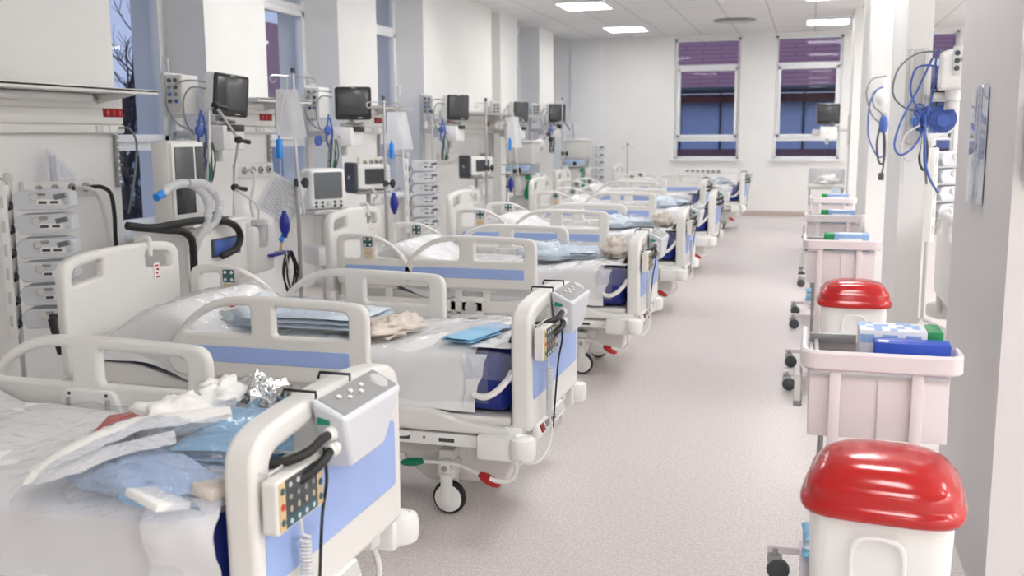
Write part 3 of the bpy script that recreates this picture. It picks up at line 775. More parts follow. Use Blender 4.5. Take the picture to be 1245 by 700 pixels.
b = MB(); b.box((-.185, -.03, .108), (.10, .12, .006), 'red', .002, (6, -8, 18)); b.build('red_label', r)
b = MB()
b.box((.15, -.33, .030), (.12, .10, .02), 'paper', .004, (-14, 8, -18)); b.box((.255, -.25, .036), (.07, .10, .03), 'brown', .006, (-10, 6, -14)); b.box((.10, -.335, .024), (.07, .06, .016), 'gown', .004, (-14, 4, -10))
b.build('paper_sleeve', r)
r = empty('white_cap', (-1.70, 2.42, ZB+.06)); tag(r, 'crumpled white nonwoven cap lying against the clear bag on the nearest bed', 'cap')
blob('crumpled_cap', r, (0, -.08, 0), (.085, .13, .07), 'cloth', .45, 2.6, 3, rz=-20); blob('crumpled_tail', r, (.01, .14, .02), (.055, .13, .05), 'cloth', .5, 3, 6, rz=10)
r = empty('foil_blanket', (-1.63, 2.67, ZB-.03)); tag(r, 'crumpled silver foil blanket behind the nearest footboard', 'foil blanket')
b_ = blob('crumpled_foil', r, (-.02, .02, 0), (.125, .10, .10), 'foil', .7, 3.2, 5, 34, 24, rz=30)
for p in b_.data.polygons: p.use_smooth = False
# --- second bed
r = empty('gown_package', (-2.28, 4.20, .775)); tag(r, 'clear pack of pale blue gowns seen through the second bed side rail', 'gown package')
bagdome('clear_bag', r, (.0, 0, 0), .42, .26, .105, 0, 5); folded('folded_gown', r, (.05, .0, .0), (.66, .40, .065), 'gownp', 0, 3, 6)
blob('gown_sleeve', r, (-.22, -.06, .0), (.17, .14, .09), 'gownp', .4, 3, 5)
b = MB(); b.box((-.30, -.13, .10), (.10, .09, .005), 'paper', .001, (30, -10, 25)); b.box((-.30, -.135, .1045), (.06, .05, .003), 'red', .001, (30, -10, 60)); b.build('red_label', r)
r = empty('brown_paper_pack', (-1.80, 4.13, .765)); tag(r, 'crumpled brown paper pack on the second bed beside the gown pack', 'paper pack')
blob('crumpled_paper', r, (0, 0, 0), (.10, .20, .055), 'brown', .5, 3, 4, rz=-12)
r = empty('blue_sterile_wrap', (-1.36, 4.02, .795)); tag(r, 'flat light blue sterile wrap on top of the second mattress near the footboard', 'sterile wrap')
o = folded('folded_wrap', r, (0, -.06, 0), (.15, .26, .022), 'gown', -14, 2, 2); folded('folded_wrap', r, (.03, .15, 0), (.14, .16, .016), 'gownd', -14, 1, 9)
# --- further beds
for (x, y, z, lab, sx) in ((-1.68, 7.0, .78, 'clear pack of pale blue gowns on the third bed behind its footboard', 1), (-1.66, 9.55, .78, 'clear pack of pale blue gowns on the fourth bed behind its footboard', .9),
                     (-1.6, 12.45, .78, 'pale blue gown pack on the fifth bed from the front', .8), (-1.5, 17.9, .78, 'pale blue gown pack on the farthest bed', .8)):
    r = empty('gown_package', (x, y, z)); tag(r, lab, 'gown package', 'gown packs on the far beds')
    bagdome('clear_bag', r, (0, 0, 0), .30*sx, .34*sx, .11, 0, x+y); folded('folded_gown', r, (0, .02, 0), (.46*sx, .5*sx, .06), 'gownp', 8, 3, y); blob('gown_sleeve', r, (-.1, -.15, 0), (.18*sx, .14*sx, .08), 'gownp', .4, 3, y)
for (x, y, lab) in ((-1.30, 7.0, 'crumpled brown paper pack behind the third footboard'), (-1.32, 9.5, 'crumpled brown paper pack behind the fourth footboard')):
    r = empty('brown_paper_pack', (x, y, .80)); tag(r, lab, 'paper pack', 'brown paper packs by the footboards'); blob('crumpled_paper', r, (0, 0, 0), (.09, .2, .085), 'brown', .5, 3, y)

# ------------------------------------------------------------------ bed head wall units
def bedhead(y0, y1, lab, socky, gas=None, gz=1.31, shelf1=None):
    s1 = shelf1 or y1; ym = (y0+y1)/2
    r = empty('bedhead_unit', (WX, ym, 1.25)); tag(r, lab, 'bedhead unit', 'white bedhead units on the left wall')
    def B(c, d, k, bev=.004): b.box((c[0]-WX, c[1]-ym, c[2]-1.25), d, k, bev)
    b = MB(); L = y1-y0
    B((WX+.03, ym, 1.81), (.06, L, .26), 'bed'); B((WX+.066, ym, 1.895), (.014, L, .075), 'bed'); B((WX+.066, ym, 1.80), (.014, L, .10), 'bed'); B((WX+.07, ym, 1.712), (.02, L, .055), 'bed'); B((WX+.066, ym, 1.752), (.008, L, .006), 'grey', .001)
    b.build('trunking', r)
    b = MB(); B((WX+.235, (y0+s1)/2, 1.968), (.47, s1-y0, .022), 'bed', .006); B((WX+.46, (y0+s1)/2, 1.962), (.02, s1-y0, .034), 'bed', .006); b.build('shelf', r)
    for y in (y0+.03, s1-.16):
        b = MB(); b.panel([(.0, -.085), (.44, -.005), (.44, .0), (0, .0)], [], .014, 'bed', Tm(0, y-ym, 1.957-1.25) @ XZ, .003); b.build('shelf_bracket', r)
    b = MB(); b.cyl((.10, y0-ym+.06, .675), (.10, s1-ym-.26, .675), .030, 'white', bev=.006); b.build('reading_light', r)
    for sy in socky:
        b = MB(); B((WX+.075, sy, 1.828), (.012, .21, .062), 'sock', .003); p = b.build('socket_strip', r)
        for q in (-.067, 0, .067):
            b = MB(); b.lathe([(1e-5, .001), (.018, .001), (.023, .006), (.025, .006), (.025, 0)], 'redm', (.081, sy+q-ym, 1.828-1.25), 'X', 16); b.box((.0845, sy+q-ym, 1.828-1.25+.006), (.003, .005, .005), 'white', 0); b.box((.0845, sy+q-ym, 1.828-1.25-.008), (.003, .005, .005), 'white', 0); b.build('socket', p)
        b = MB(); B((WX+.083, sy-.02, 1.715), (.006, .07, .045), 'white', .004); B((WX+.083, sy-.16, 1.715), (.006, .08, .045), 'grey', .004); b.build('switch_plate', r)
    if gas:
        g0, g1 = min(gas)-.12, max(gas)+.1; b = MB(); B((WX+.02, (g0+g1)/2, gz), (.04, g1-g0, .125), 'bed', .006); p = b.build('gas_panel', r)
        for q in gas:
            b = MB(); b.lathe([(.034, 0), (.034, .012), (.028, .018), (.017, .018), (.017, .010), (1e-5, .010)], 'alum', (.04, q-ym, gz-1.25), 'X', 20); b.lathe([(1e-5, .03), (.010, .03), (.014, .022), (.014, .01)], 'dgrey', (.04, q-ym, gz-1.25), 'X', 14); b.build('gas_outlet', p)
    b = MB(); B((WX+.02, y1-.03, 1.48), (.03, .03, .38), 'alum', .004)
    for q in range(7): B((WX+.037, y1-.03, 1.33+q*.05), (.006, .016, .016), 'white', .003)
    b.build('equipment_rail', r); return r
bedhead(3.6, 6.27, 'bedhead unit with long white shelf at the left edge of the picture', (6.16,), (5.41, 5.56, 5.72, 5.86), 1.31, 6.16)
bedhead(7.50, 8.45, 'bedhead unit behind the screen turned side-on, red sockets left of the white drip bag', (8.28,), (7.92, 8.07, 8.20, 8.34), 1.35, 8.43)
bedhead(10.0, 10.96, 'bedhead unit right of the square-on patient monitor, beside the third window', (10.80,), (10.46, 10.63, 10.77, 10.90), 1.35, 10.9)
bedhead(12.55, 15.38, 'longest far bedhead unit, behind the two middle bed bays', (13.2, 14.9), (13.0, 13.15, 14.7, 14.85), 1.35, 15.34)
bedhead(15.90, 16.85, 'small bedhead unit on the narrow far pier', (16.3,), None)
bedhead(18.36, 19.38, 'farthest bedhead unit, ending nearest the back wall', (18.8,), None)
# hoses plugged into the gas outlets
def cable(name, lab, P, r, k, cat='cable', group=None, seg=7):
    b = MB(); b.tube(P, r, k, seg); o = b.build(name); return tag(o, lab, cat, group)
cable('gas_hose', 'white gas hose plugged in above the pump rack at left', [(-4.82, 5.72, 1.31), (-4.74, 5.74, 1.31), (-4.72, 5.80, 1.27), (-4.74, 5.88, 1.15), (-4.75, 5.93, .95), (-4.75, 5.95, .7)], .014, 'cord', 'gas hose')
cable('gas_hose', 'black gas hose beside the white one above the pump rack', [(-4.82, 5.86, 1.31), (-4.74, 5.88, 1.31), (-4.71, 5.93, 1.26), (-4.73, 5.98, 1.12), (-4.75, 6.0, .95), (-4.75, 6.0, .7)], .015, 'black', 'gas hose')
cable('gas_hose', 'white gas hose hanging from the outlets left of the drip pole', [(-4.86, 7.92, 1.35), (-4.75, 7.90, 1.35), (-4.73, 7.86, 1.22), (-4.73, 7.80, 1.08), (-4.70, 7.78, .95)], .015, 'cord', 'gas hose')
cable('power_cable', 'dark mains cable hanging from the nearest bedhead socket', [(-4.835, 6.20, 1.72), (-4.80, 6.22, 1.72), (-4.76, 6.25, 1.71), (-4.75, 6.30, 1.62), (-4.76, 6.29, 1.45), (-4.77, 6.26, 1.3), (-4.78, 6.2, 1.1)], .008, 'gcord', 'cable')

# ------------------------------------------------------------------ patient monitors
def make_monitor(w_=.37, h_=.33):
    r = empty('patient_monitor')                         # origin: centre of the housing, screen faces +x
    b = MB(); b.panel(rect(-w_/2, -h_/2, w_/2, h_/2, .03), [], .10, 'white', Tm(-.03, 0, 0) @ YZ, .02); b.box((-.11, 0, 0), (.10, w_*.75, h_*.72), 'white', .03); b.build('housing', r)
    b = MB(); b.panel(rect(-w_/2+.006, -h_/2+.004, w_/2-.006, h_/2-.004, .028), [], .02, 'black', Tm(.026, 0, 0) @ YZ, .006)
    b.box((.0375, w_*.18, -h_/2+.022), (.003, .05, .008), 'grey', 0); b.box((.0375, .0, h_/2-.014), (.003, .04, .006), 'grey', 0); b.build('bezel', r)
    b = MB(); b.box((.0366, 0, .012), (.003, w_-.065, h_-.085), 'scr', .001); b.build('screen', r)
    b = MB(); b.cyl((-.1, 0, -h_/2+.02), (-.1, 0, -h_/2-.07), .024, 'grey'); b.box((-.12, 0, -h_/2-.055), (.24, .22, .026), 'grey', .006)
    b.tube([(-.10, .02, -h_/2-.03), (.02, -.06, -h_/2-.03), (.05, .02, -h_/2-.035), (-.05, .1, -h_/2-.03)], .012, 'gcord', 6); b.build('tilt_mount', r)
    return r
def make_module(ncon=6):
    r = empty('module_rack')                             # faces -y; origin: centre
    b = MB(); b.box((0, 0, 0), (.15, .22, .30), 'white', .012); b.box((-.095, .02, .0), (.03, .26, .34), 'grey', .006); b.build('rack_housing', r)
    b = MB(); b.box((0, -.113, 0), (.13, .008, .28), 'grey', .002)
    for i in range(2):
        for j in range(4):
            b.lathe([(.016, 0), (.016, -.012), (.012, -.016), (1e-5, -.016)], ['dgrey', 'gcord', 'bcord', 'dgrey'][(i*3+j) % 4], (-.03+i*.055, -.117, .105-j*.052), 'Y', 14)
    b.build('connector_panel', r); return r
def make_powerbox():
    r = empty('monitor_power_box')                       # white box under a monitor; origin: centre
    b = MB(); b.box((0, 0, 0), (.26, .30, .19), 'white', .012); b.lathe([(1e-5, -.003), (.016, -.003), (.016, 0)], 'grey', (.0, -.151, 0), 'Y', 14); b.build('box_housing', r)
    b = MB(); b.box((.10, .02, .075), (.10, .22, .05), 'black', .008); b.build('printer_slot', r)
    b = MB(); b.box((-.02, .0, -.135), (.05, .06, .1), 'grey', .008); b.build('lower_bracket', r); b = MB(); b.box((-.18, 0, .0), (.14, .08, .10), 'grey', .01); b.build('wall_arm', r); return r
m0, k0, p0 = make_monitor(), make_module(), make_powerbox()
MON = [(-4.40, 7.00, 1.975, -14, 'black screened monitor turned side-on above the tall ventilator cabinet'),
       (-4.38, 9.20, 1.975, -58, 'black screened monitor turned square-on, above the white box with dark printer'),
       (-4.40, 12.32, 2.01, -30, 'tilted monitor above the second pump rack'),
       (-4.40, 15.25, 2.01, -22, 'narrow seen far monitor, second from the back'),
       (-4.40, 17.62, 2.04, -40, 'farthest monitor on the left wall, behind a pole')]
for i, (x, y, z, a, lab) in enumerate(MON):
    r = m0 if i == 0 else dup(m0); r.location = (x, y, z); r.rotation_euler = (R_(-4 if i == 0 else 0), R_(3), R_(a)); tag(r, lab, 'patient monitor', 'patient monitors on the left wall')
    r = p0 if i == 0 else dup(p0); r.location = (x-.06, y-.06, z-.33); r.rotation_euler[2] = R_(0); tag(r, 'white power box under the '+['side-on monitor by the tall ventilator', 'square-on monitor', 'tilted monitor near the second pump rack', 'second monitor from the back', 'farthest left monitor'][i], 'power box', 'white boxes under the monitors')
    if i < 5:
        r = k0 if i == 0 else dup(k0); r.location = (x-.28, y-.20, z+.0); tag(r, 'white module rack with round connectors beside the '+['side-on monitor', 'square-on monitor', 'tilted monitor', 'second monitor from the back', 'farthest left monitor'][i], 'module rack', 'module racks by the monitors')
    r = empty('wall_bracket', (WX, y, z-.3)); tag(r, 'pale wall bracket holding the '+['side-on monitor', 'square-on monitor', 'tilted monitor', 'second monitor from the back', 'farthest left monitor'][i], 'wall bracket', 'monitor wall brackets')
    b = MB(); b.box((.02, 0, -.1), (.04, .10, 1.0), 'grey', .006); b.box((.15, -.02, .0), (.28, .06, .06), 'grey', .01); b.build('bracket_post', r)
# lead bundles by the monitors
def bundle(i, x, y, z, lab):
    r = empty('monitor_cables', (x, y, z)); tag(r, lab, 'cables', 'cable bundles at the monitors')
    b = MB(); b.tube([(.06, .06, .10), (-.02, -.10, .10), (-.06, -.24, .02), (-.05, -.28, -.10), (-.02, -.2, -.22), (.04, -.10, -.27)], .007, 'gcord', 6)
    b.tube([(.06, .06, .05), (.0, -.05, .05), (-.02, -.12, -.06), (0, -.12, -.22), (.04, -.08, -.3)], .007, 'gcord', 6); b.build('grey_lead', r)
    b = MB(); b.tube([(.05, .0, -.12), (.06, -.05, -.22), (.03, -.02, -.36), (.05, .03, -.5), (.03, .02, -.58)], .010, 'bcord', 6)
    b.tube([(.05, .02, -.15), (.09, -.01, -.28), (.05, .05, -.4)], .010, 'bcord', 6); b.ell((.05, -.03, -.27), (.03, .05, .05), 'bcord'); b.build('blue_lead', r)
    b = MB()
    for q in range(5): b.tube([(.05+.01*q, .02+.012*q, -.36), (.06+.012*q, -.05+.03*q, -.5), (.05, -.04+.035*q, -.66), (.03+.01*q, .0+.02*q, -.56), (.05, .03+.01*q, -.36)], .006, ['gcord', 'dgrey', 'cord', 'green', 'dgrey'][q], 5)
    b.build('coiled_leads', r)
    if i == 1:
        b = MB()
        for q in range(5): b.lathe([(.045+.006*math.cos(t*1.05), .006*math.sin(t*1.05)) for t in range(7)], 'bcord', (-.03+.006*q, -.10, -.37), 'X', 18)
        b.build('blue_coil', r)
bundle(0, -4.52, 6.72, 1.97, 'grey and blue leads looping beside the side-on monitor'); bundle(1, -4.55, 8.90, 1.98, 'blue coil and grey leads looping beside the square-on monitor')
bundle(2, -4.55, 12.05, 2.0, 'leads looping left of the tilted monitor'); bundle(3, -4.5, 15.2, 2.0, 'leads beside the second monitor from the back'); bundle(4, -4.5, 17.4, 2.0, 'blue leads beside the farthest left monitor')

# ------------------------------------------------------------------ drip poles with bags, chambers and bulbs
def make_pole(h, hook=.16, knob=True):
    r = empty('drip_pole')
    b = MB()
    for q in range(5):
        a = q*2*math.pi/5+.3; b.tube([(0, 0, .11), (.12*math.cos(a), .12*math.sin(a), .10), (.25*math.cos(a), .25*math.sin(a), .075)], .014, 'steel', 8)
    b.cyl((0, 0, .07), (0, 0, .15), .03, 'grey', bev=.006); b.build('base', r)
    b = MB()
    for q in range(5):
        a = q*2*math.pi/5+.3; b.ell((.25*math.cos(a), .25*math.sin(a), .028), (.03, .012, .028), 'dgrey', (0, 0, math.degrees(a))); b.cyl((.25*math.cos(a), .25*math.sin(a), .04), (.25*math.cos(a), .25*math.sin(a), .08), .008, 'steel', seg=8)
    b.build('castors', r)
    b = MB(); b.cyl((0, 0, .12), (0, 0, h*.6), .0165, 'steel'); b.cyl((0, 0, h*.6), (0, 0, h), .0125, 'steel'); b.cyl((0, 0, h-.01), (0, 0, h+.03), .018, 'dgrey', bev=.004); b.build('pole', r)
    b = MB()
    for s in (-1, 1):
        b.tube([(0, 0, h-.03), (.02*s, .08*s, h-.035), (.05*s, hook*s, h-.04), (.055*s, (hook+.02)*s, h-.07), (.05*s, hook*s, h-.09), (.04*s, (hook-.04)*s, h-.08), (.04*s, (hook-.04)*s, h-.06)], .0055, 'steel', 7)
    b.build('hook_bar', r)
    if knob:
        b = MB(); b.cyl((.0, 0, h*.6-.03), (0, 0, h*.6+.03), .024, 'dgrey', bev=.004); b.cyl((.02, 0, h*.6), (.08, -.02, h*.6), .012, 'dgrey'); b.lathe([(.0, .0), (.036, .0), (.042, .008), (.042, .02), (.03, .028), (.018, .022), (1e-5, .022)], 'black', (.07, -.02, h*.6), 'X', 18); b.build('clamp_knob', r)
    return r
POLES = [(-3.9, 7.13, 2.15, 'tall steel drip pole with black knob between the second and third headboards'), (-3.9, 8.86, 2.0, 'steel drip pole in front of the third window, beside the square-on monitor'),
         (-3.9, 12.0, 2.08, 'thin steel drip pole right of the tilted monitor'), (-3.97, 13.48, 1.92, 'steel drip pole with white bag before the long far bedhead unit'), (-4.0, 16.45, 2.24, 'steel drip pole standing in front of the farthest left monitor'), (-3.43, 19.5, 1.45, 'low drip stand with T top standing alone before the back wall')]
for x, y, h, lab in POLES:
    r = make_pole(h, .24 if h < 2.2 else .12); r.location = (x, y, 0); tag(r, lab, 'drip pole', 'drip poles behind the beds')
r = make_pole(1.93, .12, False); r.location = (-4.45, 11.55, 0); tag(r, 'plain thin stand with T top left of the tilted monitor', 'stand')
def dripset(x, y, zt, blen, w_, lab, short, bulbz, clipz, clip=True):
    o = empty('drip_bag', (x, y, zt)); tag(o, lab, 'drip bag', 'white drip bags on the poles'); o.rotation_euler[2] = R_(-58)
    b = MB()
    def fn(s): 
        def f(u, v):
            wv = w_*(.72+.28*u); t = (v-.5)*wv; bul = .018*math.sin(math.pi*min(1, max(0, v)))*math.sin(math.pi*min(1, u*1.02))
            return (s*bul+.012*nz(u*3, v*3, s), t+.03*u, -.05-blen*u)
        return f
    b.grid(fn(1), 14, 12, 'milk'); b.grid(fn(-1), 14, 12, 'milk'); b.build('bag_pouch', o)
    MB().tube([(0, 0, .05), (0, .01, .0), (0, 0, -.06)], .006, 'cord', 6).build('bag_loop', o)
    MB().tube([(0, .05, -.05-blen), (.01, .06, -.3-blen), (.01, .10, -.65-blen)], .010, 'cord', 6).build('bag_spout', o)
    o = empty('drip_line', (x, y-.14, clipz)); tag(o, 'blue drip chamber and squeeze bulb '+short, 'drip line', 'drip lines with blue bulbs')
    b = MB(); b.tube([(.02, .10, zt-clipz), (.0, .04, .25), (0, 0, .1)], .0035, 'cord', 5); b.build('line_tube', o); b = MB(); b.tube([(0, 0, -.08), (0, .01, (bulbz-clipz)*.5), (0, .03, bulbz-clipz+.1)], .0035, 'cord', 5)
    b.build('line_tube', o); b = MB(); b.tube([(0, .03, bulbz-clipz-.1), (.0, .05, bulbz-clipz-.3), (0, .1, bulbz-clipz-.5)], .0035, 'cord', 5); b.build('line_tube', o)
    b = MB(); b.box((0, 0, .0), (.035, .055, .15), 'clip', .01); b.cyl((0, 0, .07), (0, 0, .1), .008, 'clip'); b.build('drip_chamber', o)
    b = MB(); b.lathe([(.012, -.105), (.018, -.10), (.018, -.085), (.035, -.05), (.042, 0), (.035, .05), (.018, .085), (.018, .10), (.012, .105)], 'bulb', (0, .03, bulbz-clipz), seg=18); b.build('squeeze_bulb', o)
dripset(-3.88, 6.98, 2.06, .36, .23, 'folded white drip bag on the tall steel pole with black knob', 'under the tall pole, left of the document sheet', .98, 1.56)
dripset(-3.88, 9.12, 1.93, .36, .26, 'white drip bag on the pole by the third window', 'right of the pole by the third window', 1.0, 1.51)
dripset(-3.95, 13.35, 1.95, .42, .22, 'white drip bag hanging before the long far bedhead unit', 'in the middle of the far equipment', .98, 1.52)
# documents in a clear sleeve
r = empty('document_sleeve', (-4.02, 7.08, 1.165)); tag(r, 'tilted clear sleeve with printed document hanging behind the blue bulb', 'document')
T = Matrix.Rotation(R_(-52), 4, 'Z') @ Matrix.Rotation(R_(-33), 4, 'X')
b = MB(); b.panel(rect(-.15, -.16, .15, .16, .004), [], .003, 'paper', Matrix.Rotation(R_(-52), 4, 'Z') @ YZ @ Matrix.Rotation(R_(-30), 4, 'Z'), .001); b.build('printed_page', r)
b = MB(); Tt = Matrix.Rotation(R_(-52), 4, 'Z') @ YZ @ Matrix.Rotation(R_(-30), 4, 'Z') @ Tm(0, 0, .003)
for q in range(15):
    L = .10+.02*math.sin(q*2.3); b.add([Tt @ Vector(p) for p in ((-.12, .13-q*.018, 0), (-.12+2*L, .13-q*.018, 0), (-.12+2*L, .124-q*.018, 0), (-.12, .124-q*.018, 0))], [(0, 1, 2, 3)], 'ink')
b.build('printed_lines', r)
b = MB(); b.panel(rect(-.16, -.175, .16, .175, .006), [], .008, 'glass', Matrix.Rotation(R_(-52), 4, 'Z') @ YZ @ Matrix.Rotation(R_(-30), 4, 'Z'), .002); b.build('clear_sleeve', r)

# ------------------------------------------------------------------ syringe pump racks
def make_spump():
    r = empty('syringe_pump')                            # sticks out towards -y/+x, origin at its back left corner on the column
    b = MB(); b.panel(rp([(0, .01, .01), (.03, -.052, .02), (.30, -.052, .01), (.335, -.03, .01), (.335, .05, .012), (.27, .072, .012), (.03, .066, .02)]), [], .17, 'pump', Tm(0, 0, 0) @ XZ, .010); b.build('pump_body', r)
    b = MB(); b.box((.275, -.089, .032), (.075, .006, .034), 'mid', .002, (0, -12, 0)); b.box((.272, -.0925, .032), (.058, .002, .024), 'scrg', 0, (0, -12, 0)); b.build('display', r)
    b = MB(); b.box((.21, -.088, -.004), (.14, .006, .035), 'white', .002, (0, 0, 0))
    for q in (-.035, .03): b.box((.21+q, -.0915, -.004), (.045, .003, .016), 'dgrey', .001)
    for q in range(4): b.box((.30-.0+.008*(q % 2), -.0895, -.012+.008*(q//2)), (.005, .003, .005), 'mid', 0)
    b.build('keypad', r)
    b = MB(); b.cyl((.13, -.075, .03), (.13, -.10, .03), .024, 'grey', bev=.004); b.box((.17, -.09, .045), (.05, .012, .018), 'mid', .004); b.build('plunger_clamp', r)
    b = MB(); b.box((-.015, -.03, -.02), (.012, .05, .05), 'dgrey', .004); b.cyl((-.02, -.06, -.03), (-.02, -.06, -.05), .006, 'black', seg=8); b.build('dock_latch', r)
    return r
sp0 = make_spump(); first = True
def pump_rack(x, y, z0, n, rz, lab, plab, pitch=.145, grp='syringe pumps in the racks'):
    global first
    r = empty('pump_rack', (x, y, z0), rz); tag(r, lab, 'pump rack', 'racks of syringe pumps')
    H = n*pitch
    b = MB(); b.box((-.05, 0, H/2), (.05, .10, H+.06), 'white', .008)
    for q in range(n): b.box((-.052, -.051, pitch*(q+.5)), (.018, .004, .07), 'grey', .002)
    b.build('rack_column', r)
    b = MB(); b.cyl((-.03, .03, -z0+.12), (-.03, .03, H+.10), .016, 'steel')
    for q in range(4):
        a = q*math.pi/2+.4; b.tube([(-.03, .03, .12-z0), (-.03+.2*math.cos(a), .03+.2*math.sin(a), .06-z0)], .014, 'steel', 8, 1); b.ell((-.03+.2*math.cos(a), .03+.2*math.sin(a), .03-z0), (.03, .015, .03), 'dgrey')
    b.build('stand_pole', r)
    b = MB(); b.cyl((-.03, .03, H+.06), (-.25, .25, H+.065), .008, 'steel', seg=8); b.box((-.03, .03, H+.07), (.05, .05, .05), 'grey', .008); b.build('top_rail', r)
    for q in range(n):
        p = sp0 if first else dup(sp0); first = False
        m = Matrix.Translation((x, y, z0)) @ Matrix.Rotation(R_(rz), 4, 'Z') @ Vector((.0, .03, pitch*(q+.5)))
        p.location = m; p.rotation_euler[2] = R_(rz); tag(p, plab[q], 'syringe pump', grp)
O6 = ['lowest', 'second lowest', 'third from the bottom', 'fourth from the bottom', 'second from the top', 'topmost']
pump_rack(-4.55, 4.86, .49, 6, 28, 'rack of six pale syringe pumps behind the nearest beds at left', [o+' pale syringe pump of the near rack at left' for o in O6], .143)
pump_rack(-4.5, 10.95, .55, 6, 28, 'rack of pale syringe pumps below the tilted monitor', [o+' pale syringe pump of the rack below the tilted monitor' for o in O6], .135)
pump_rack(-4.05, 18.6, .75, 5, 28, 'far rack of small pumps at the end of the equipment row', [o+' pump of the far rack by the back wall' for o in O6[:5]], .14)
r = empty('pole_clamp', (-4.22, 4.62, .58)); tag(r, 'black handheld clamp hanging on the lowest pump of the near rack', 'clamp')
b = MB(); b.tube([(.0, .12, .02), (.03, .08, -.0), (.09, .04, -.10), (.12, .02, -.16)], .022, 'black', 10, rf=lambda t: 1.2-.4*t); b.build('clamp_body', r)
b = MB(); b.box((.0, .13, .02), (.05, .05, .06), 'black', .01); b.build('clamp_jaw', r)
r = empty('clear_flow_meter', (-4.83, 5.48, 1.37)); tag(r, 'clear plastic wrapped flow meter standing on the gas panel at left', 'flow meter')
b = MB(); b.cyl((.04, 0, 0), (.04, 0, .17), .02, 'jar'); b.cyl((.04, 0, .17), (.04, 0, .19), .014, 'white'); b.build('meter_tube', r)
b = MB(); b.add([(.05, -.05, 0), (.05, -.06, .22), (.05, .02, .19), (.06, .20, .03), (.05, .18, -.02)], [(0, 1, 2, 3, 4)], 'bag'); b.add([(.03, -.05, 0), (.02, -.05, .21), (.02, .03, .18), (.03, .19, .03)], [(0, 1, 2, 3)], 'bag'); b.build('plastic_wrap', r)

# ------------------------------------------------------------------ ventilators
r = empty('ventilator', (-4.3, 6.2, 0)); tag(r, 'tall cream ventilator cabinet with dark screen behind the second headboard', 'ventilator')
def B(b, x0, x1, y0, y1, z0, z1, k, bev=.01): b.box(((x0+x1)/2+4.3, (y0+y1)/2-6.2, (z0+z1)/2), (x1-x0, y1-y0, z1-z0), k, bev)
b = MB(); B(b, -4.26, -4.12, 5.78, 6.18, 1.06, 1.63, 'bed', .03); B(b, -4.125, -4.10, 5.80, 6.17, 1.08, 1.615, 'white', .02); b.build('screen_cabinet', r)
b = MB(); B(b, -4.104, -4.094, 5.825, 6.04, 1.13, 1.585, 'scr', .002); b.build('main_screen', r)
b = MB(); B(b, -4.104, -4.094, 6.065, 6.155, 1.30, 1.585, 'dgrey', .002); b.build('side_screen', r)
b = MB(); B(b, -4.16, -3.96, 5.80, 6.5, 1.045, 1.075, 'white', .01); B(b, -4.12, -3.99, 5.86, 6.1, 1.075, 1.082, 'grey', .002); B(b, -4.11, -4.0, 6.15, 6.3, 1.075, 1.085, 'dgrey', .002)
b.ell((-4.05+4.3, 6.22-6.2, 1.10), (.03, .06, .03), 'dgrey'); b.build('keyboard_ledge', r)
b = MB(); B(b, -4.50, -4.06, 5.86, 6.62, .42, 1.03, 'white', .02); B(b, -4.5, -4.0, 6.62, 6.92, .62, .98, 'white', .03); b.build('ventilator_body', r)
b = MB(); B(b, -4.065, -4.045, 6.14, 6.5, .80, .93, 'dgrey', .004); b.build('blue_panel', r); b = MB(); B(b, -4.05, -4.04, 6.16, 6.48, .81, .92, 'bcord', .004); b.build('status_panel', r)
b = MB(); B(b, -4.52, -4.04, 5.8, 6.8, .14, .24, 'grey', .02); B(b, -4.4, -4.15, 5.95, 6.6, .24, .43, 'bedw', .02)
b.build('trolley_base', r)
for x in (-4.46, -4.1):
    for y in (5.88, 6.72): MB().lathe([(1e-5, -.018), (.05, -.018), (.062, -.008), (.062, .008), (.05, .018), (1e-5, .018)], 'dgrey', (x+4.3, y-6.2, .062), 'Y', 18).build('castor', r)
b = MB(); b.tube([(.1, .18, 1.47), (.10, .21, 1.84), (.10, .30, 1.88), (.10, .59, 1.63), (.10, .53, 1.44), (.10, .47, 1.05)], .012, 'steel', 8, 1)
for p in ((.10, .30, 1.88), (.10, .59, 1.63), (.10, .51, 1.27)): b.ell(p, (.03, .04, .03), 'black'); b.cyl(p, (p[0]+.02, p[1]+.12, p[2]-.02), .012, 'black', .018)
b.build('support_arm', r)
def corr(name, parent, P, rad, k, off):
    P = [Vector(p)-Vector(off) for p in P]; Q = catmull(P, 16); b = MB(); b.tube(Q, rad, k, 10, 1, rf=lambda t: 1+.09*math.sin(t*len(Q)*1.9)); return b.build(name, parent, sharp=180)
o = (-4.3, 6.2, 0)
for P in ([(-3.95, 5.46, 1.29), (-3.95, 5.53, 1.33), (-3.95, 5.69, 1.35), (-3.95, 5.81, 1.33), (-3.95, 5.92, 1.27), (-3.95, 5.97, 1.17), (-3.95, 5.92, 1.06), (-3.97, 5.86, .97), (-4.02, 5.86, .87)],
          [(-3.93, 5.72, 1.35), (-3.92, 5.80, 1.345), (-3.93, 5.88, 1.34), (-3.93, 6.01, 1.28), (-3.93, 6.07, 1.19), (-3.93, 6.01, 1.08), (-3.98, 5.90, .99)]):
    corr('breathing_tube', r, P, .030, 'tube', o)
b = MB(); b.cyl(Vector((-3.95, 5.40, 1.275))-Vector(o), Vector((-3.95, 5.47, 1.30))-Vector(o), .026, 'clip'); b.build('tube_cap', r)
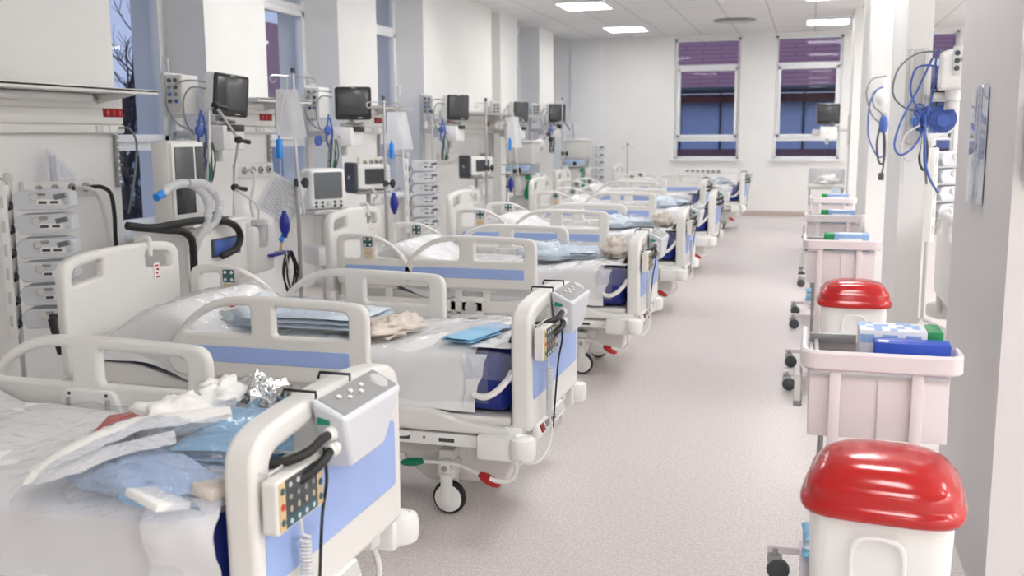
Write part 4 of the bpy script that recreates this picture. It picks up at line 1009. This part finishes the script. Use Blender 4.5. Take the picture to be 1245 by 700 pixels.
for P in ([(-4.05, 5.23, 1.11), (-4.0, 5.41, 1.08), (-3.97, 5.63, 1.09), (-3.97, 5.86, 1.09), (-3.97, 6.13, 1.07), (-3.97, 6.31, 1.02), (-3.97, 6.38, .93), (-3.97, 6.31, .85), (-4.0, 6.18, .81)],
          [(-4.05, 5.27, 1.10), (-4.0, 5.52, 1.06), (-3.99, 5.71, 1.03), (-3.99, 5.81, .96), (-3.99, 5.82, .80), (-4.03, 5.87, .6)]):
    b = MB(); b.tube([Vector(p)-Vector(o) for p in P], .026, 'black', 9); b.build('black_hose', r)
r = empty('suction_canister', (-4.02, 6.74, .82)); tag(r, 'clear suction canister clipped to the white ventilator body, left of the document', 'canister')
b = MB(); b.lathe([(1e-5, 0), (.05, 0), (.055, .01), (.062, .17), (.062, .18)], 'jar', seg=20); b.build('jar', r)
b = MB(); b.lathe([(.066, .17), (.066, .195), (.05, .205), (1e-5, .205)], 'grey', seg=20); b.cyl((0, 0, .2), (0, 0, .24), .012, 'white'); b.tube([(0, 0, .24), (-.02, -.0, .32), (-.1, -.1, .42), (-.2, .0, .43)], .010, 'cord', 7); b.build('lid', r)

def make_vent2():
    """white monitor style ventilator on a wheeled stand; screen faces +x"""
    r = empty('ventilator')
    b = MB(); b.panel(rp([(-.19, -.175, .05), (.19, -.175, .05), (.175, .175, .05), (-.175, .175, .05)]), [], .20, 'white', Tm(-.10, 0, 1.2) @ YZ, .035, 3); b.build('housing', r)
    b = MB(); b.panel(rect(-.135, -.085, .135, .145, .01), [], .012, 'scrg', Tm(.0, 0, 1.2) @ YZ, .003); b.build('screen', r)
    b = MB()
    for q in range(5):
        if q != 2: 
            for j in range(2): b.lathe([(1e-5, .008), (.012, .007), (.014, 0)], 'teal', (.0, -.12+q*.06, 1.2-.115-j*.032), 'X', 12)
    b.lathe([(1e-5, .02), (.02, .018), (.023, 0)], 'grey', (.0, 0, 1.075), 'X', 16); b.build('buttons', r)
    b = MB(); b.cyl((-.1, 0, .18), (-.1, 0, 1.03), .028, 'grey'); b.box((-.1, 0, 1.0), (.26, .3, .04), 'grey', .01); b.box((-.08, .0, .62), (.28, .30, .16), 'white', .02); b.build('stand_column', r)
    b = MB()
    for a in (35, 145, 215, 325): b.tube([(-.1, 0, .15), (-.1+.28*math.cos(R_(a)), .28*math.sin(R_(a)), .10)], .022, 'white', 8, 1)
    b.build('stand_base', r)
    for a in (35, 145, 215, 325): MB().lathe([(1e-5, -.015), (.04, -.015), (.048, 0), (.04, .015), (1e-5, .015)], 'dgrey', (-.1+.28*math.cos(R_(a)), .28*math.sin(R_(a)), .048), 'Y', 16).build('castor', r)
    corr('breathing_tube', r, [(-.02, .12, 1.03), (.06, .18, 1.0), (.10, .20, .9), (.06, .24, .75), (-.02, .2, .65)], .018, 'tube', (0, 0, 0))
    return r
v2 = make_vent2(); v2.location = (-4.0, 7.86, 0); v2.rotation_euler[2] = R_(-34); tag(v2, 'white ventilator with grey screen and button row, right of the tall drip pole', 'ventilator')
b = MB(); b.box((-.3, -.05, .95), (.5, .02, .03), 'steel', .004); b.box((.0, -.3, 1.06), (.02, .02, .02), 'teal', 0); b.build('side_arm', v2)
def make_vent3():
    r = empty('ventilator')                              # small unit with dark vented left side; screen faces +x
    b = MB(); b.panel(rp([(-.17, -.13, .03), (.20, -.13, .04), (.20, .13, .04), (-.17, .13, .03)]), [], .24, 'white', Tm(-.12, 0, 1.24) @ YZ, .025, 3); b.build('housing', r)
    b = MB(); b.panel(rect(-.24, -.15, .0, .15, .03), [], .05, 'dgrey', Tm(-.0, -.185, 1.24) @ XZ, .015); b.lathe([(1e-5, -.004), (.016, -.004), (.018, 0)], 'grey', (-.12, -.21, 1.24), 'Y', 12)
    for q in range(4): b.box((-.12, -.211, 1.32-q*.012), (.12, .004, .004), 'black', 0)
    b.build('vented_side', r)
    b = MB(); b.panel(rect(-.09, -.07, .13, .085, .008), [], .012, 'scr', Tm(.0, 0, 1.24) @ YZ, .003); b.build('screen', r)
    b = MB(); b.lathe([(1e-5, .025), (.02, .022), (.023, 0)], 'grey', (.0, .165, 1.17), 'X', 14)
    for q in range(3): b.box((.003, .165, 1.30-q*.035), (.006, .03, .016), 'grey', .002)
    b.build('buttons', r)
    b = MB(); b.cyl((-.12, 0, .15), (-.12, 0, 1.1), .026, 'grey'); b.box((-.12, 0, 1.09), (.3, .36, .03), 'alum', .008); b.box((-.12, .05, .9), (.2, .22, .12), 'white', .02); b.build('stand_column', r)
    b = MB()
    for a in (35, 145, 215, 325): b.tube([(-.12, 0, .14), (-.12+.26*math.cos(R_(a)), .26*math.sin(R_(a)), .09)], .02, 'white', 8, 1)
    b.build('stand_base', r)
    for a in (35, 145, 215, 325): MB().lathe([(1e-5, -.015), (.035, -.015), (.045, 0), (.035, .015), (1e-5, .015)], 'dgrey', (-.12+.26*math.cos(R_(a)), .26*math.sin(R_(a)), .045), 'Y', 16).build('castor', r)
    MB().tube([(.0, -.05, 1.11), (.09, -.06, 1.13), (.08, 0, 1.06), (.0, .0, 1.0), (.02, .0, .8)], .012, 'cord', 7).build('white_tube', r); return r
v3 = make_vent3(); v3.location = (-4.22, 9.28, 0); v3.rotation_euler[2] = R_(-40); tag(v3, 'small ventilator with dark vented side below the square-on monitor', 'ventilator', 'small ventilators with dark side')
v = dup(v3); v.location = (-4.22, 12.77, 0); v.rotation_euler[2] = R_(-36); tag(v, 'small ventilator with dark vented side below the tilted monitor', 'ventilator', 'small ventilators with dark side')
def make_vent4(teal):
    r = empty('ventilator')                              # far cabinets seen from behind: grey box, rails, teal parts
    b = MB(); b.box((0, 0, 1.38), (.42, .5, .34), 'grey', .05); b.box((0, 0, 1.56), (.44, .52, .03), 'white', .012); b.build('housing', r)
    b = MB(); b.box((0, -.27, 1.17), (.34, .1, .10), 'gownd', .02); b.box((.02, -.30, 1.15), (.06, .06, .06), 'black', .01); b.box((.14, -.28, 1.17), (.06, .04, .06), 'clip', .01); b.build('valve_block', r)
    b = MB(); b.box((0, 0, .95), (.40, .46, .28), 'bed', .03); b.box((0, 0, .5), (.34, .4, .5), 'grey', .03); b.box((0, 0, .14), (.5, .56, .08), 'grey', .02); b.build('trolley_body', r)
    b = MB()
    for s in (-.19, .19): b.cyl((s, -.25, .3), (s, -.25, 1.22), .01, 'steel', seg=8)
    for z in (1.08, 1.22): b.cyl((-.26, -.25, z), (.26, -.25, z), .01, 'steel', seg=8)
    for z in (1.05, 1.15, .9): b.ell((-.18, -.26, z), (.02, .02, .02), 'black')
    b.build('side_rail', r)
    b = MB(); b.lathe([(1e-5, 0), (.05, 0), (.07, .08), (.05, .16), (.02, .22), (.02, .26)], teal, (.16, -.30, .72), seg=16); b.box((.15, -.30, 1.04), (.07, .05, .07), teal, .012); b.build('teal_bag', r)
    for x in (-.2, .2):
        for y in (-.22, .22): MB().lathe([(1e-5, -.015), (.04, -.015), (.05, 0), (.04, .015), (1e-5, .015)], 'dgrey', (x, y, .05), 'Y', 14).build('castor', r)
    return r
v4 = make_vent4('green'); v4.location = (-4.0, 17.6, 0); tag(v4, 'far grey ventilator with hanging teal bag beside the pump rack by the back wall', 'ventilator')
v5 = make_vent4('green'); v5.location = (-4.1, 14.4, 0); tag(v5, 'far grey ventilator cabinet below the second monitor from the back', 'ventilator')
r = empty('jointed_arm', (-4.0, 17.3, 0)); tag(r, 'white jointed arm reaching up over the farthest ventilator', 'support arm')
b = MB(); b.cyl((0, .0, 1.58), (0, -.1, 1.86), .010, 'steel', seg=8); b.cyl((0, -.1, 1.86), (.0, 1.4, 1.52), .013, 'white', seg=8); b.build('arm_rod', r); MB().ell((0, 1.4, 1.50), (.05, .08, .05), 'grey').build('arm_head', r)
r = empty('jointed_arm', (-4.1, 15.3, 0)); tag(r, 'grey jointed arm with black knobs left of the pole at the farthest left monitor', 'support arm')
b = MB(); b.tube([(0, 0, 1.5), (0, .6, 1.66), (0, 1.3, 1.80), (0, 1.75, 1.86), (0, 2.1, 1.74)], .012, 'gcord', 7, 1)
for p in ((0, .6, 1.66), (0, 1.3, 1.80), (0, .75, 1.58)): b.ell(p, (.04, .07, .04), 'black')
b.build('arm_rod', r); MB().ell((0, .05, 1.50), (.07, .16, .10), 'bed').build('arm_head', r)
cable('cable_coil', 'coil of black cables hanging low beside the tall drip pole', [(-3.90, 7.12, .76)]+[(-3.94+.02*math.cos(i), 7.04+.09*math.cos(i*1.57), .58+.17*math.sin(i*1.57)) for i in range(14)], .008, 'black', 'cable')
r = empty('connector_tray', (-4.0, 6.95, .74)); tag(r, 'small blue tray with blue tap beside the canister', 'tray')
b = MB(); b.box((0, .0, 0), (.10, .30, .02), 'bulb', .006); b.box((-.03, -.12, -.02), (.05, .05, .05), 'bulb', .008); b.build('tray', r)
b = MB(); b.cyl((.0, .05, .01), (.0, .07, .09), .012, 'tan'); b.cyl((0, .07, .08), (.0, .10, .14), .016, 'clip'); b.cyl((0, .04, .11), (0, .15, .12), .010, 'clip'); b.build('tap', r)

# ------------------------------------------------------------------ trolleys with waste bins along the right
def make_cart():
    r = empty('care_trolley')                            # x 0 .. .48, push handle at y = 0, pointing towards -y
    b = MB(); P = catmull([Vector(p) for p in ((.0, .42, 0), (.0, .2, 0), (.0, .07, 0), (.012, .018, 0), (.06, 0, 0), (.24, 0, 0), (.42, 0, 0), (.468, .018, 0), (.48, .07, 0), (.48, .15, 0))], 6)
    vs = []
    for i, p in enumerate(P):
        t = (P[min(i+1, len(P)-1)]-P[max(i-1, 0)]).normalized(); n = Vector((t.y, -t.x, 0))
        for u, z in ((-.011, .893), (-.004, .886), (.006, .886), (.013, .896), (.013, .940), (.006, .950), (-.004, .950), (-.011, .942)): vs.append(p+n*(-u)+Vector((0, 0, z)))
    fs = [(i*8+q, i*8+(q+1) % 8, (i+1)*8+(q+1) % 8, (i+1)*8+q) for i in range(len(P)-1) for q in range(8)]+[tuple(range(8)), tuple((len(P)-1)*8+q for q in reversed(range(8)))]
    b.add(vs, fs, 'cart'); b.build('push_handle', r)
    b = MB()
    b.box((.235, .035, .765), (.43, .016, .22), 'cart', .004); b.box((.235, .455, .775), (.43, .016, .24), 'cart', .004)
    for x in (.026, .444): b.box((x, .245, .775), (.014, .42, .24), 'cart', .004)
    b.box((.235, .245, .665), (.42, .42, .014), 'cart', .004); b.box((.235, .024, .868), (.43, .012, .012), 'grey', .003)
    b.box((.235, .025, .755), (.004, .006, .2), 'grey', .001); b.build('open_drawer', r)
    b = MB(); b.box((.042, .245, .90), (.018, .40, .02), 'alum', .004); b.box((.10, .42, .912), (.16, .03, .035), 'alum', .004); b.box((.10, .10, .90), (.13, .02, .03), 'alum', .004); b.build('metal_rail', r)
    for x in (.100, .352):
        b = MB(); b.box((x, .012, .52), (.036, .016, .76), 'cart', .004); b.build('front_post', r)
    for x in (.07, .40):
        b = MB(); b.cyl((x, .42, .12), (x, .42, .67), .011, 'alum', seg=10); b.build('rear_leg', r)
    b = MB()
    for x in (.03, .44): b.box((x, -.02, .125), (.035, .80, .035), 'cart', .006)
    for y in (-.38, .02, .36): b.box((.235, y, .125), (.42, .035, .03), 'cart', .006)
    b.box((.235, .2, .15), (.38, .34, .02), 'cart', .004)
    for y in (-.35, .33):
        b.box((-.035, y, .118), (.14, .03, .03), 'cart', .008); b.box((.49, y, .118), (.08, .03, .03), 'cart', .008)
    b.build('base_frame', r)
    b = MB(); b.box((-.016, .14, .80), (.024, .12, .10), 'white', .008); b.box((-.016, .14, .745), (.028, .13, .02), 'mid', .006); b.build('side_holder', r)
    for x in (-.075, .50):
        for y in (-.35, .33):
            b = MB(); b.cyl((x, y, .085), (x, y, .125), .018, 'alum'); b.panel(rp([(-.02, .035, .01), (.03, .035, .01), (.025, .095, .01), (-.03, .095, .01)]), [], .042, 'alum', Tm(x, y, 0) @ XZ, .004); f = b.build('castor', r)
            MB().lathe([(1e-5, -.019), (.028, -.019), (.040, -.012), (.043, 0), (.040, .012), (.028, .019), (1e-5, .019)], 'dgrey', (x+.012, y-.012, .043), 'Y', 18).build('wheel', f)
    return r
CARTS = [(.005, 3.33, 'nearest pinkish white trolley, with patterned box and blue box on top'), (-.015, 6.90, 'second trolley, behind the smaller looking red lidded bin'), (-.015, 9.05, 'third trolley from the front along the right columns'), (.02, 11.5, 'fourth trolley from the front along the right columns')]
c0 = make_cart()
for i, (x, y, lab) in enumerate(CARTS):
    r = c0 if i == 0 else dup(c0); r.location = (x, y, 0); tag(r, lab, 'trolley', 'trolleys along the right columns')
def make_bin():
    r = empty('waste_bin')
    def sq(sc, z, e=.42, n=44): return [(math.copysign(abs(math.cos(a))**e, math.cos(a))*.215*sc, math.copysign(abs(math.sin(a))**e, math.sin(a))*.205*sc, z) for a in [2*math.pi*j/n for j in range(n)]]
    def loft(rings, k, cap=True):
        b = MB(); n = len(rings[0]); vs = [p for q in rings for p in q]
        fs = [(i*n+j, i*n+(j+1) % n, (i+1)*n+(j+1) % n, (i+1)*n+j) for i in range(len(rings)-1) for j in range(n)]
        fs += [tuple(reversed(range(n))), tuple((len(rings)-1)*n+j for j in range(n))]; b.add(vs, fs, k); return b
    b = loft([sq(.80, .0, .36), sq(.82, .015, .36), sq(.90, .50, .36)], 'white')
    b.panel(rp([(-.07, .06, .02), (.07, .06, .02), (.075, .43, .06), (-.075, .43, .06)]), [rp([(-.058, .07, .02), (.058, .07, .02), (.063, .42, .06), (-.063, .42, .06)])], .010, 'white', Tm(0, -.178, 0) @ Matrix.Rotation(R_(2.2), 4, 'X') @ XZ, .003)
    b.wn = False; b.build('bin_body', r, sharp=50)
    L = [(.93, .470), (1.0, .468), (1.025, .478), (1.028, .490), (1.0, .503), (.972, .507), (.962, .514), (.948, .537), (.925, .549), (.895, .554), (.885, .559), (.80, .586), (.68, .601), (.5, .610), (.25, .615), (.08, .616)]
    loft([sq(q, z, .50+.25*max(0, (z-.548)/.064)) for q, z in L], 'red').build('bin_lid', r, sharp=180)
    return r
b0 = make_bin()
BINS = [(.235, 2.92, .142, -6, 'large white bin with glossy red lid on the nearest trolley, bottom right'), (.29, 6.42, .142, 0, 'white bin with red lid farther off, behind the blue box of the nearest trolley')]
for i, (x, y, z, a, lab) in enumerate(BINS):
    r = b0 if i == 0 else dup(b0); r.location = (x, y, z); r.rotation_euler[2] = R_(a); tag(r, lab, 'waste bin', 'waste bins with red lids')
def glovebox(x, y, z, d, lab, kind, rz=0):
    r = empty('glove_box', (x, y, z), rz); tag(r, lab, 'box', 'boxes on the trolleys')
    W, D, H = d
    if kind == 'pat':
        b = MB(); b.box((0, 0, H/2), (W*.80, D, H), 'boxw', .003); b.build('carton', r)
        b = MB(); random.seed(int(y*10))
        for q in range(22):
            u = random.randrange(8); v = random.randrange(3)
            b.box((-W*.36+u*W*.092, -D/2, H*(.2+.27*v)), (W*.09, .002, H*.25), 'boxp', 0); u = random.randrange(8); v = random.randrange(4); b.box((-W*.36+u*W*.092, -D*.38+v*D*.25, H), (W*.09, D*.22, .002), 'boxp', 0)
        b.build('printed_check', r); b = MB(); b.box((W*.40+W*.09, 0, H/2), (W*.18, D*1.01, H*1.004), 'greenc', .003); b.build('green_end', r)
    elif kind == 'blue':
        b = MB(); b.box((0, 0, H/2), (W, D, H), 'boxb', .006); b.box((-W*.12, -.0, H), (W*.7, D*.7, .003), 'boxb', .001); b.build('carton', r)
        b = MB(); b.box((-W*.38, -D*.3, H+.001), (W*.14, D*.3, .003), 'boxw', .001, (0, 0, -8)); b.build('opening_flap', r)
    else:
        b = MB(); b.box((W*.12, 0, H/2), (W*.76, D, H), 'boxp', .004); b.box((W*.1, 0, H), (W*.5, D*.5, .003), 'boxw', .001); b.box((.1*W, -D/2, H*.5), (W*.5, .003, H*.5), 'boxw', .001); b.build('carton', r); b = MB(); b.box((-W*.37, 0, H/2), (W*.22, D*1.01, H*1.01), 'greenc', .004); b.build('green_end', r)
    return r
glovebox(.292, 3.60, .875, (.27, .15, .115), 'white box with pale blue checks and a green end on the nearest trolley', 'pat')
glovebox(.345, 3.46, .875, (.235, .09, .095), 'bright blue box in front of the checked box on the nearest trolley', 'blue', -2)
for (x, y, o) in ((.25, 7.02, 'second'), (.25, 9.17, 'third'), (.28, 11.62, 'fourth')):
    glovebox(x, y, .872, (.29, .13, .113), 'pale blue box with green end on the '+o+' trolley', 'flat')
def pack(x, y, z, lab, w_=.13):
    r = empty('pale_blue_pack', (x, y, z)); tag(r, lab, 'pack', 'pale blue packs under the trolleys')
    for q in range(3): folded('folded_layer', r, (0, 0, q*.033), (w_, .16, .034), 'gownp' if q % 2 else 'gown', q*4-3, 1, q)
pack(.09, 3.55, .16, 'pale blue pack on the lower shelf of the nearest trolley, left side'); pack(.26, 3.58, .16, 'pale blue pack on the lower shelf of the nearest trolley, middle')
pack(.07, 7.15, .16, 'pale blue pack low on the second trolley'); pack(.07, 9.3, .16, 'pale blue pack low on the third trolley')
# last trolley with a clear guard
r = empty('instrument_trolley', (-.01, 14.6, 0)); tag(r, 'last trolley before the back wall with clear guard and crumpled white sheet', 'trolley')
b = MB(); b.box((.24, .25, .92), (.48, .5, .03), 'bedw', .006); b.box((.24, .0, .90), (.50, .03, .05), 'grey', .008); b.build('tray', r)
b = MB(); b.box((.24, .25, .2), (.48, .5, .03), 'bedw', .006); b.build('lower_tray', r)
b = MB()
for x in (.02, .46):
    for y in (.03, .47): b.cyl((x, y, .07), (x, y, .92), .013, 'alum', seg=10)
b.build('frame', r)
for x in (.02, .46):
    for y in (.03, .47): MB().lathe([(1e-5, -.015), (.03, -.015), (.036, 0), (.03, .015), (1e-5, .015)], 'dgrey', (x, y, .036), 'Y', 14).build('castor', r)
b = MB(); b.box((.24, .48, 1.04), (.48, .01, .22), 'jar', .003); b.box((.005, .25, 1.04), (.01, .48, .22), 'jar', .003); b.box((.475, .25, 1.04), (.01, .48, .22), 'jar', .003); b.build('clear_guard', r)
blob('crumpled_sheet', r, (.26, .22, .935), (.16, .15, .09), 'cloth', .5, 3, 4)
b = MB(); b.box((.36, -.02, .80), (.10, .03, .22), 'gownp', .006); b.build('blue_bag', r)

# ------------------------------------------------------------------ things on and behind the right columns
r = empty('patient_monitor', (.90, 7.30, 2.06)); tag(r, 'white monitor seen from its connector side between the right columns', 'patient monitor')
b = MB(); b.hexa([(-.11, -.10, -.13), (.10, -.14, -.13), (.14, .16, -.13), (-.09, .16, -.13), (-.10, -.09, .09), (.08, -.13, .16), (.14, .16, .19), (-.08, .16, .13)], 'white', .025); b.build('housing', r)
b = MB()
for q in range(3): b.lathe([(1e-5, -.016), (.014, -.016), (.018, -.010), (.018, 0)], 'dgrey', (-.005+.0*q, -.112, .10-q*.048), 'Y', 14)
b.box((-.005, -.112, .05), (.05, .02, .19), 'grey', .004); b.build('connector_panel', r)
b = MB(); b.cyl((0, .03, -.12), (0, .03, -.20), .05, 'white', bev=.01); b.cyl((0, .03, -.2), (0, .03, -.26), .04, 'grey', bev=.006); b.box((-.06, .22, -.17), (.12, .36, .05), 'grey', .01); b.build('mount_arm', r)
def cables_obj(name, lab, specs, loc=(0, 0, 0)):
    r = empty(name, loc); tag(r, lab, 'cables', 'cable bundles at the right columns')
    for nm, P, rad, k in specs: MB().tube([Vector(p)-Vector(loc) for p in P], rad, k, 7).build(nm, r)
    return r
r = cables_obj('hanging_cables', 'blue and grey cables looping from the monitor on the nearest white column', [
    ('grey_lead', [(.83, 7.36, 2.19), (.79, 7.40, 2.19), (.67, 7.42, 2.18), (.57, 7.42, 2.10), (.53, 7.42, 1.99), (.54, 7.42, 1.89), (.61, 7.42, 1.82), (.70, 7.42, 1.79)], .0065, 'gcord'),
    ('blue_lead', [(.80, 7.34, 2.20), (.785, 7.36, 2.12), (.79, 7.36, 2.04), (.77, 7.36, 1.88), (.75, 7.36, 1.77)], .0075, 'bcord'),
    ('blue_lead', [(.81, 7.36, 2.08), (.74, 7.39, 2.10), (.67, 7.39, 2.08), (.64, 7.39, 1.99), (.65, 7.39, 1.89), (.72, 7.39, 1.77)], .0075, 'bcord'),
    ('blue_lead', [(.76, 7.34, 2.14), (.69, 7.34, 1.96), (.64, 7.34, 1.85), (.58, 7.34, 1.71), (.55, 7.34, 1.57), (.59, 7.34, 1.50), (.67, 7.34, 1.55), (.73, 7.34, 1.66)], .0075, 'bcord'),
    ('white_lead', [(.94, 7.14, 2.14), (.92, 7.2, 2.1), (.90, 7.37, 1.98), (.86, 7.37, 1.80)], .011, 'cord'),
    ('grey_lead', [(.95, 7.14, 2.08), (.94, 7.3, 1.95), (.90, 7.34, 1.80)], .006, 'dgrey'),
    ('grey_lead', [(.73, 7.42, 1.70), (.72, 7.42, 1.52), (.73, 7.42, 1.43), (.76, 7.42, 1.40), (.77, 7.42, 1.54), (.74, 7.42, 1.68)], .009, 'dgrey'),
    ('grey_lead', [(.75, 7.40, 1.70), (.75, 7.40, 1.50), (.765, 7.40, 1.38), (.775, 7.40, 1.30)], .008, 'gcord'),
    ('white_lead', [(.71, 7.38, 1.70), (.62, 7.38, 1.63), (.60, 7.38, 1.52), (.65, 7.38, 1.46), (.70, 7.38, 1.49), (.72, 7.38, 1.62)], .007, 'cord'),
    ('blue_lead', [(.74, 7.37, 1.75), (.745, 7.37, 1.6), (.76, 7.37, 1.43), (.80, 7.37, 1.32), (.85, 7.37, 1.24)], .009, 'bcord'),
    ('pull_cord', [(.64, 7.60, 1.62), (.635, 7.60, 1.45), (.64, 7.60, 1.30)], .003, 'cord')], (.72, 7.5, 1.75))
b = MB()
for q in range(4):
    b.lathe([(.09-.015*q+.0045*math.cos(t*1.05), .0045*math.sin(t*1.05)) for t in range(7)], 'bcord', (.13+.004*q, -.10-.012*q, -.01-.003*q), 'Y', 26)
b.build('blue_coil', r)
b = MB(); random.seed(12)
for q in range(9):
    cx, cz, rr = random.uniform(-.02, .05), random.uniform(-.08, .06), random.uniform(.02, .05); a0 = random.uniform(0, 6)
    b.tube([(cx+rr*math.cos(a0+t*1.05), -.10+.02*math.sin(t*2+q), cz+rr*1.3*math.sin(a0+t*1.05)) for t in range(6)], .007, 'bcord', 6, 4, True)
b.ell((.02, -.09, .0), (.022, .03, .05), 'bcord'); b.ell((.14, -.06, .02), (.03, .04, .03), 'dgrey'); b.box((-.03, .05, -.02), (.04, .14, .05), 'clip', .012); b.build('cable_clamp', r)
r = cables_obj('hanging_cables', 'darker blue and grey cables hanging on the second column, farther off', [
    ('grey_lead', [(.76, 11.70, 2.25), (.73, 11.62, 2.25), (.61, 11.60, 2.22), (.56, 11.60, 2.09), (.59, 11.60, 1.93), (.64, 11.60, 1.82), (.72, 11.60, 1.75)], .008, 'gcord'),
    ('blue_lead', [(.72, 11.66, 2.14), (.66, 11.6, 2.1), (.60, 11.60, 1.97), (.59, 11.60, 1.75), (.61, 11.60, 1.58), (.70, 11.60, 1.40), (.76, 11.60, 1.40)], .009, 'bcord'),
    ('grey_lead', [(.73, 11.66, 2.14), (.63, 11.60, 2.08), (.64, 11.60, 1.94), (.72, 11.60, 1.86), (.76, 11.60, 1.80)], .008, 'gcord'),
    ('grey_lead', [(.72, 11.60, 1.75), (.69, 11.60, 1.53), (.72, 11.60, 1.34), (.77, 11.60, 1.34), (.77, 11.60, 1.57), (.73, 11.60, 1.75)], .012, 'dgrey'),
    ('grey_lead', [(.75, 11.60, 1.75), (.76, 11.60, 1.53), (.77, 11.60, 1.31), (.75, 11.60, 1.20)], .010, 'dgrey')], (.72, 11.8, 1.8))
b = MB(); b.ell((.03, -.18, -.06), (.05, .06, .10), 'bcord'); b.box((.04, -.02, .05), (.06, .28, .05), 'grey', .012); b.box((.03, -.20, -.62), (.06, .04, .08), 'dgrey', .01); b.build('cable_clamp', r)
r = empty('round_lamp', (.73, 11.78, 2.03)); tag(r, 'small round white lamp head at the second column among its cables', 'lamp')
b = MB(); b.ell((0, -.05, 0), (.07, .05, .09), 'white'); b.box((0, .05, .02), (.05, .16, .05), 'grey', .01); b.build('lamp_head', r); b = MB(); b.tube([(.02, -.02, .08), (.03, 0, .16), (.04, .06, .2)], .02, 'white', 8); b.build('lamp_neck', r)
# column rail plate on the nearest white column
r = empty('service_panel', (.70, 7.60, 1.9)); tag(r, 'pale grey service panel mounted on the face of the nearest white column', 'service panel')
b = MB(); b.box((0, .015, .0), (.13, .03, .66), 'grey', .006); b.box((-.045, -.004, 0), (.012, .012, .64), 'bed', .002); b.box((.045, -.004, 0), (.012, .012, .64), 'bed', .002); b.build('panel_plate', r)
# second bay behind the columns
r = dup(bed0); r.location = (2.02, 7.15, 0); tag(r, 'hospital bed glimpsed behind the right columns, headboard towards the aisle', 'hospital bed')
for ch in list(r.children): ch.location.z = 0
m = dup(bpy.data.objects['mattress.002']); m.location = (2.02, 7.15, 0); tag(m, 'mattress on the bed glimpsed behind the right columns', 'mattress')
pump_rack(.98, 8.75, .80, 5, 40, 'pump rack glimpsed between the nearest pier and the white column', [o+' pump of the rack glimpsed between the right columns' for o in O6[:5]], .14)
r = empty('ring_hose_stand', (1.22, 8.0, 0)); tag(r, 'white device with grey ring hose glimpsed at the edge of the near pier', 'device')
b = MB(); b.box((0, 0, 1.45), (.22, .3, .45), 'white', .05); b.cyl((0, .0, .1), (0, 0, 1.3), .03, 'grey'); b.build('device_body', r)
b = MB(); b.lathe([(.12+.022*math.cos(t*.9), .022*math.sin(t*.9)) for t in range(8)], 'mid', (-.06, -.19, 1.5), 'Y', 26); b.build('ring_hose', r)
b = MB(); b.box((0, 0, .06), (.5, .5, .05), 'grey', .02); b.build('stand_base', r)
# clear document strip on the near pier
r = empty('document_strip', (XR-.002, 4.2, 1.60)); tag(r, 'narrow clear sleeve with printed strip stuck on the near right pier', 'document')
b = MB(); b.box((-.003, 0, 0), (.003, .34, .43), 'strip', 0); b.build('printed_strip', r)
b = MB(); random.seed(9)
for c in range(4):
    z = .19
    while z > -.19:
        h = random.uniform(.004, .03)
        if random.random() < .75: b.box((-.005, .12-c*.085, z-h/2), (.001, random.uniform(.02, .07), h*.6), 'ink' if c % 2 else 'boxp', 0)
        z -= h+.008
b.build('printed_lines', r)
b = MB(); b.box((-.008, 0, .002), (.004, .36, .45), 'glass', .001); b.build('clear_sleeve', r)
r = empty('wall_box', (.74, 3.497, 1.62)); tag(r, 'pale grey wall box at the right edge of the picture on the near pier', 'wall box')
b = MB(); b.box((0, -.03, 0), (.20, .06, .24), 'grey', .01); b.build('box_housing', r); b = MB(); b.cyl((-.07, -.06, .0), (-.07, -.075, .0), .008, 'steel', seg=10); b.cyl((-.07, -.06, -.05), (-.07, -.07, -.05), .005, 'steel', seg=8); b.build('box_screw', r)
r = empty('pressure_hose', (.735, 3.47, 1.88)); tag(r, 'dark coiled hose hung at the right edge of the picture on the near pier', 'hose')
b = MB(); b.lathe([(.085+.010*math.cos(t*.9), .010*math.sin(t*.9)) for t in range(8)], 'dgrey', (0, -.005, 0), 'Y', 28); b.build('hose_ring', r); b = MB(); b.cyl((0, .03, .07), (0, -.03, .07), .01, 'steel', seg=8); b.build('hose_peg', r)
# monitor by the right back window
r = dup(m0); r.location = (.255, 16.95, 1.955); r.rotation_euler = (0, 0, R_(-92)); tag(r, 'black screened monitor standing in front of the right back window', 'patient monitor')
for ch in r.children: pass
r = dup(p0); r.location = (.27, 17.02, 1.66); r.rotation_euler = (0, 0, 0); tag(r, 'white power box under the monitor by the right back window', 'power box')
r = empty('wall_bracket', (XR, 17.6, 1.7)); tag(r, 'pale bracket arm holding the monitor by the right back window', 'wall bracket')
b = MB(); b.box((-.02, 0, 0), (.04, .12, .5), 'grey', .006); b.box((-.17, -.25, .0), (.06, .6, .05), 'grey', .01); b.box((-.09, 0, .0), (.16, .06, .05), 'grey', .01); b.build('bracket_post', r)
r = empty('radiator', (-2.05, YB-.001, .2)); tag(r, 'white radiator with top grille below the left back window', 'radiator')
b = MB(); b.box((0, -.06, .34), (1.3, .08, .62), 'white', .012); b.build('radiator_panel', r)
b = MB(); b.box((0, -.06, .69), (1.3, .10, .10), 'white', .008)
for q in range(7): b.box((-.36+q*.105, -.1105, .69), (.07, .004, .07), 'mid', .001)
b.build('radiator_grille', r)
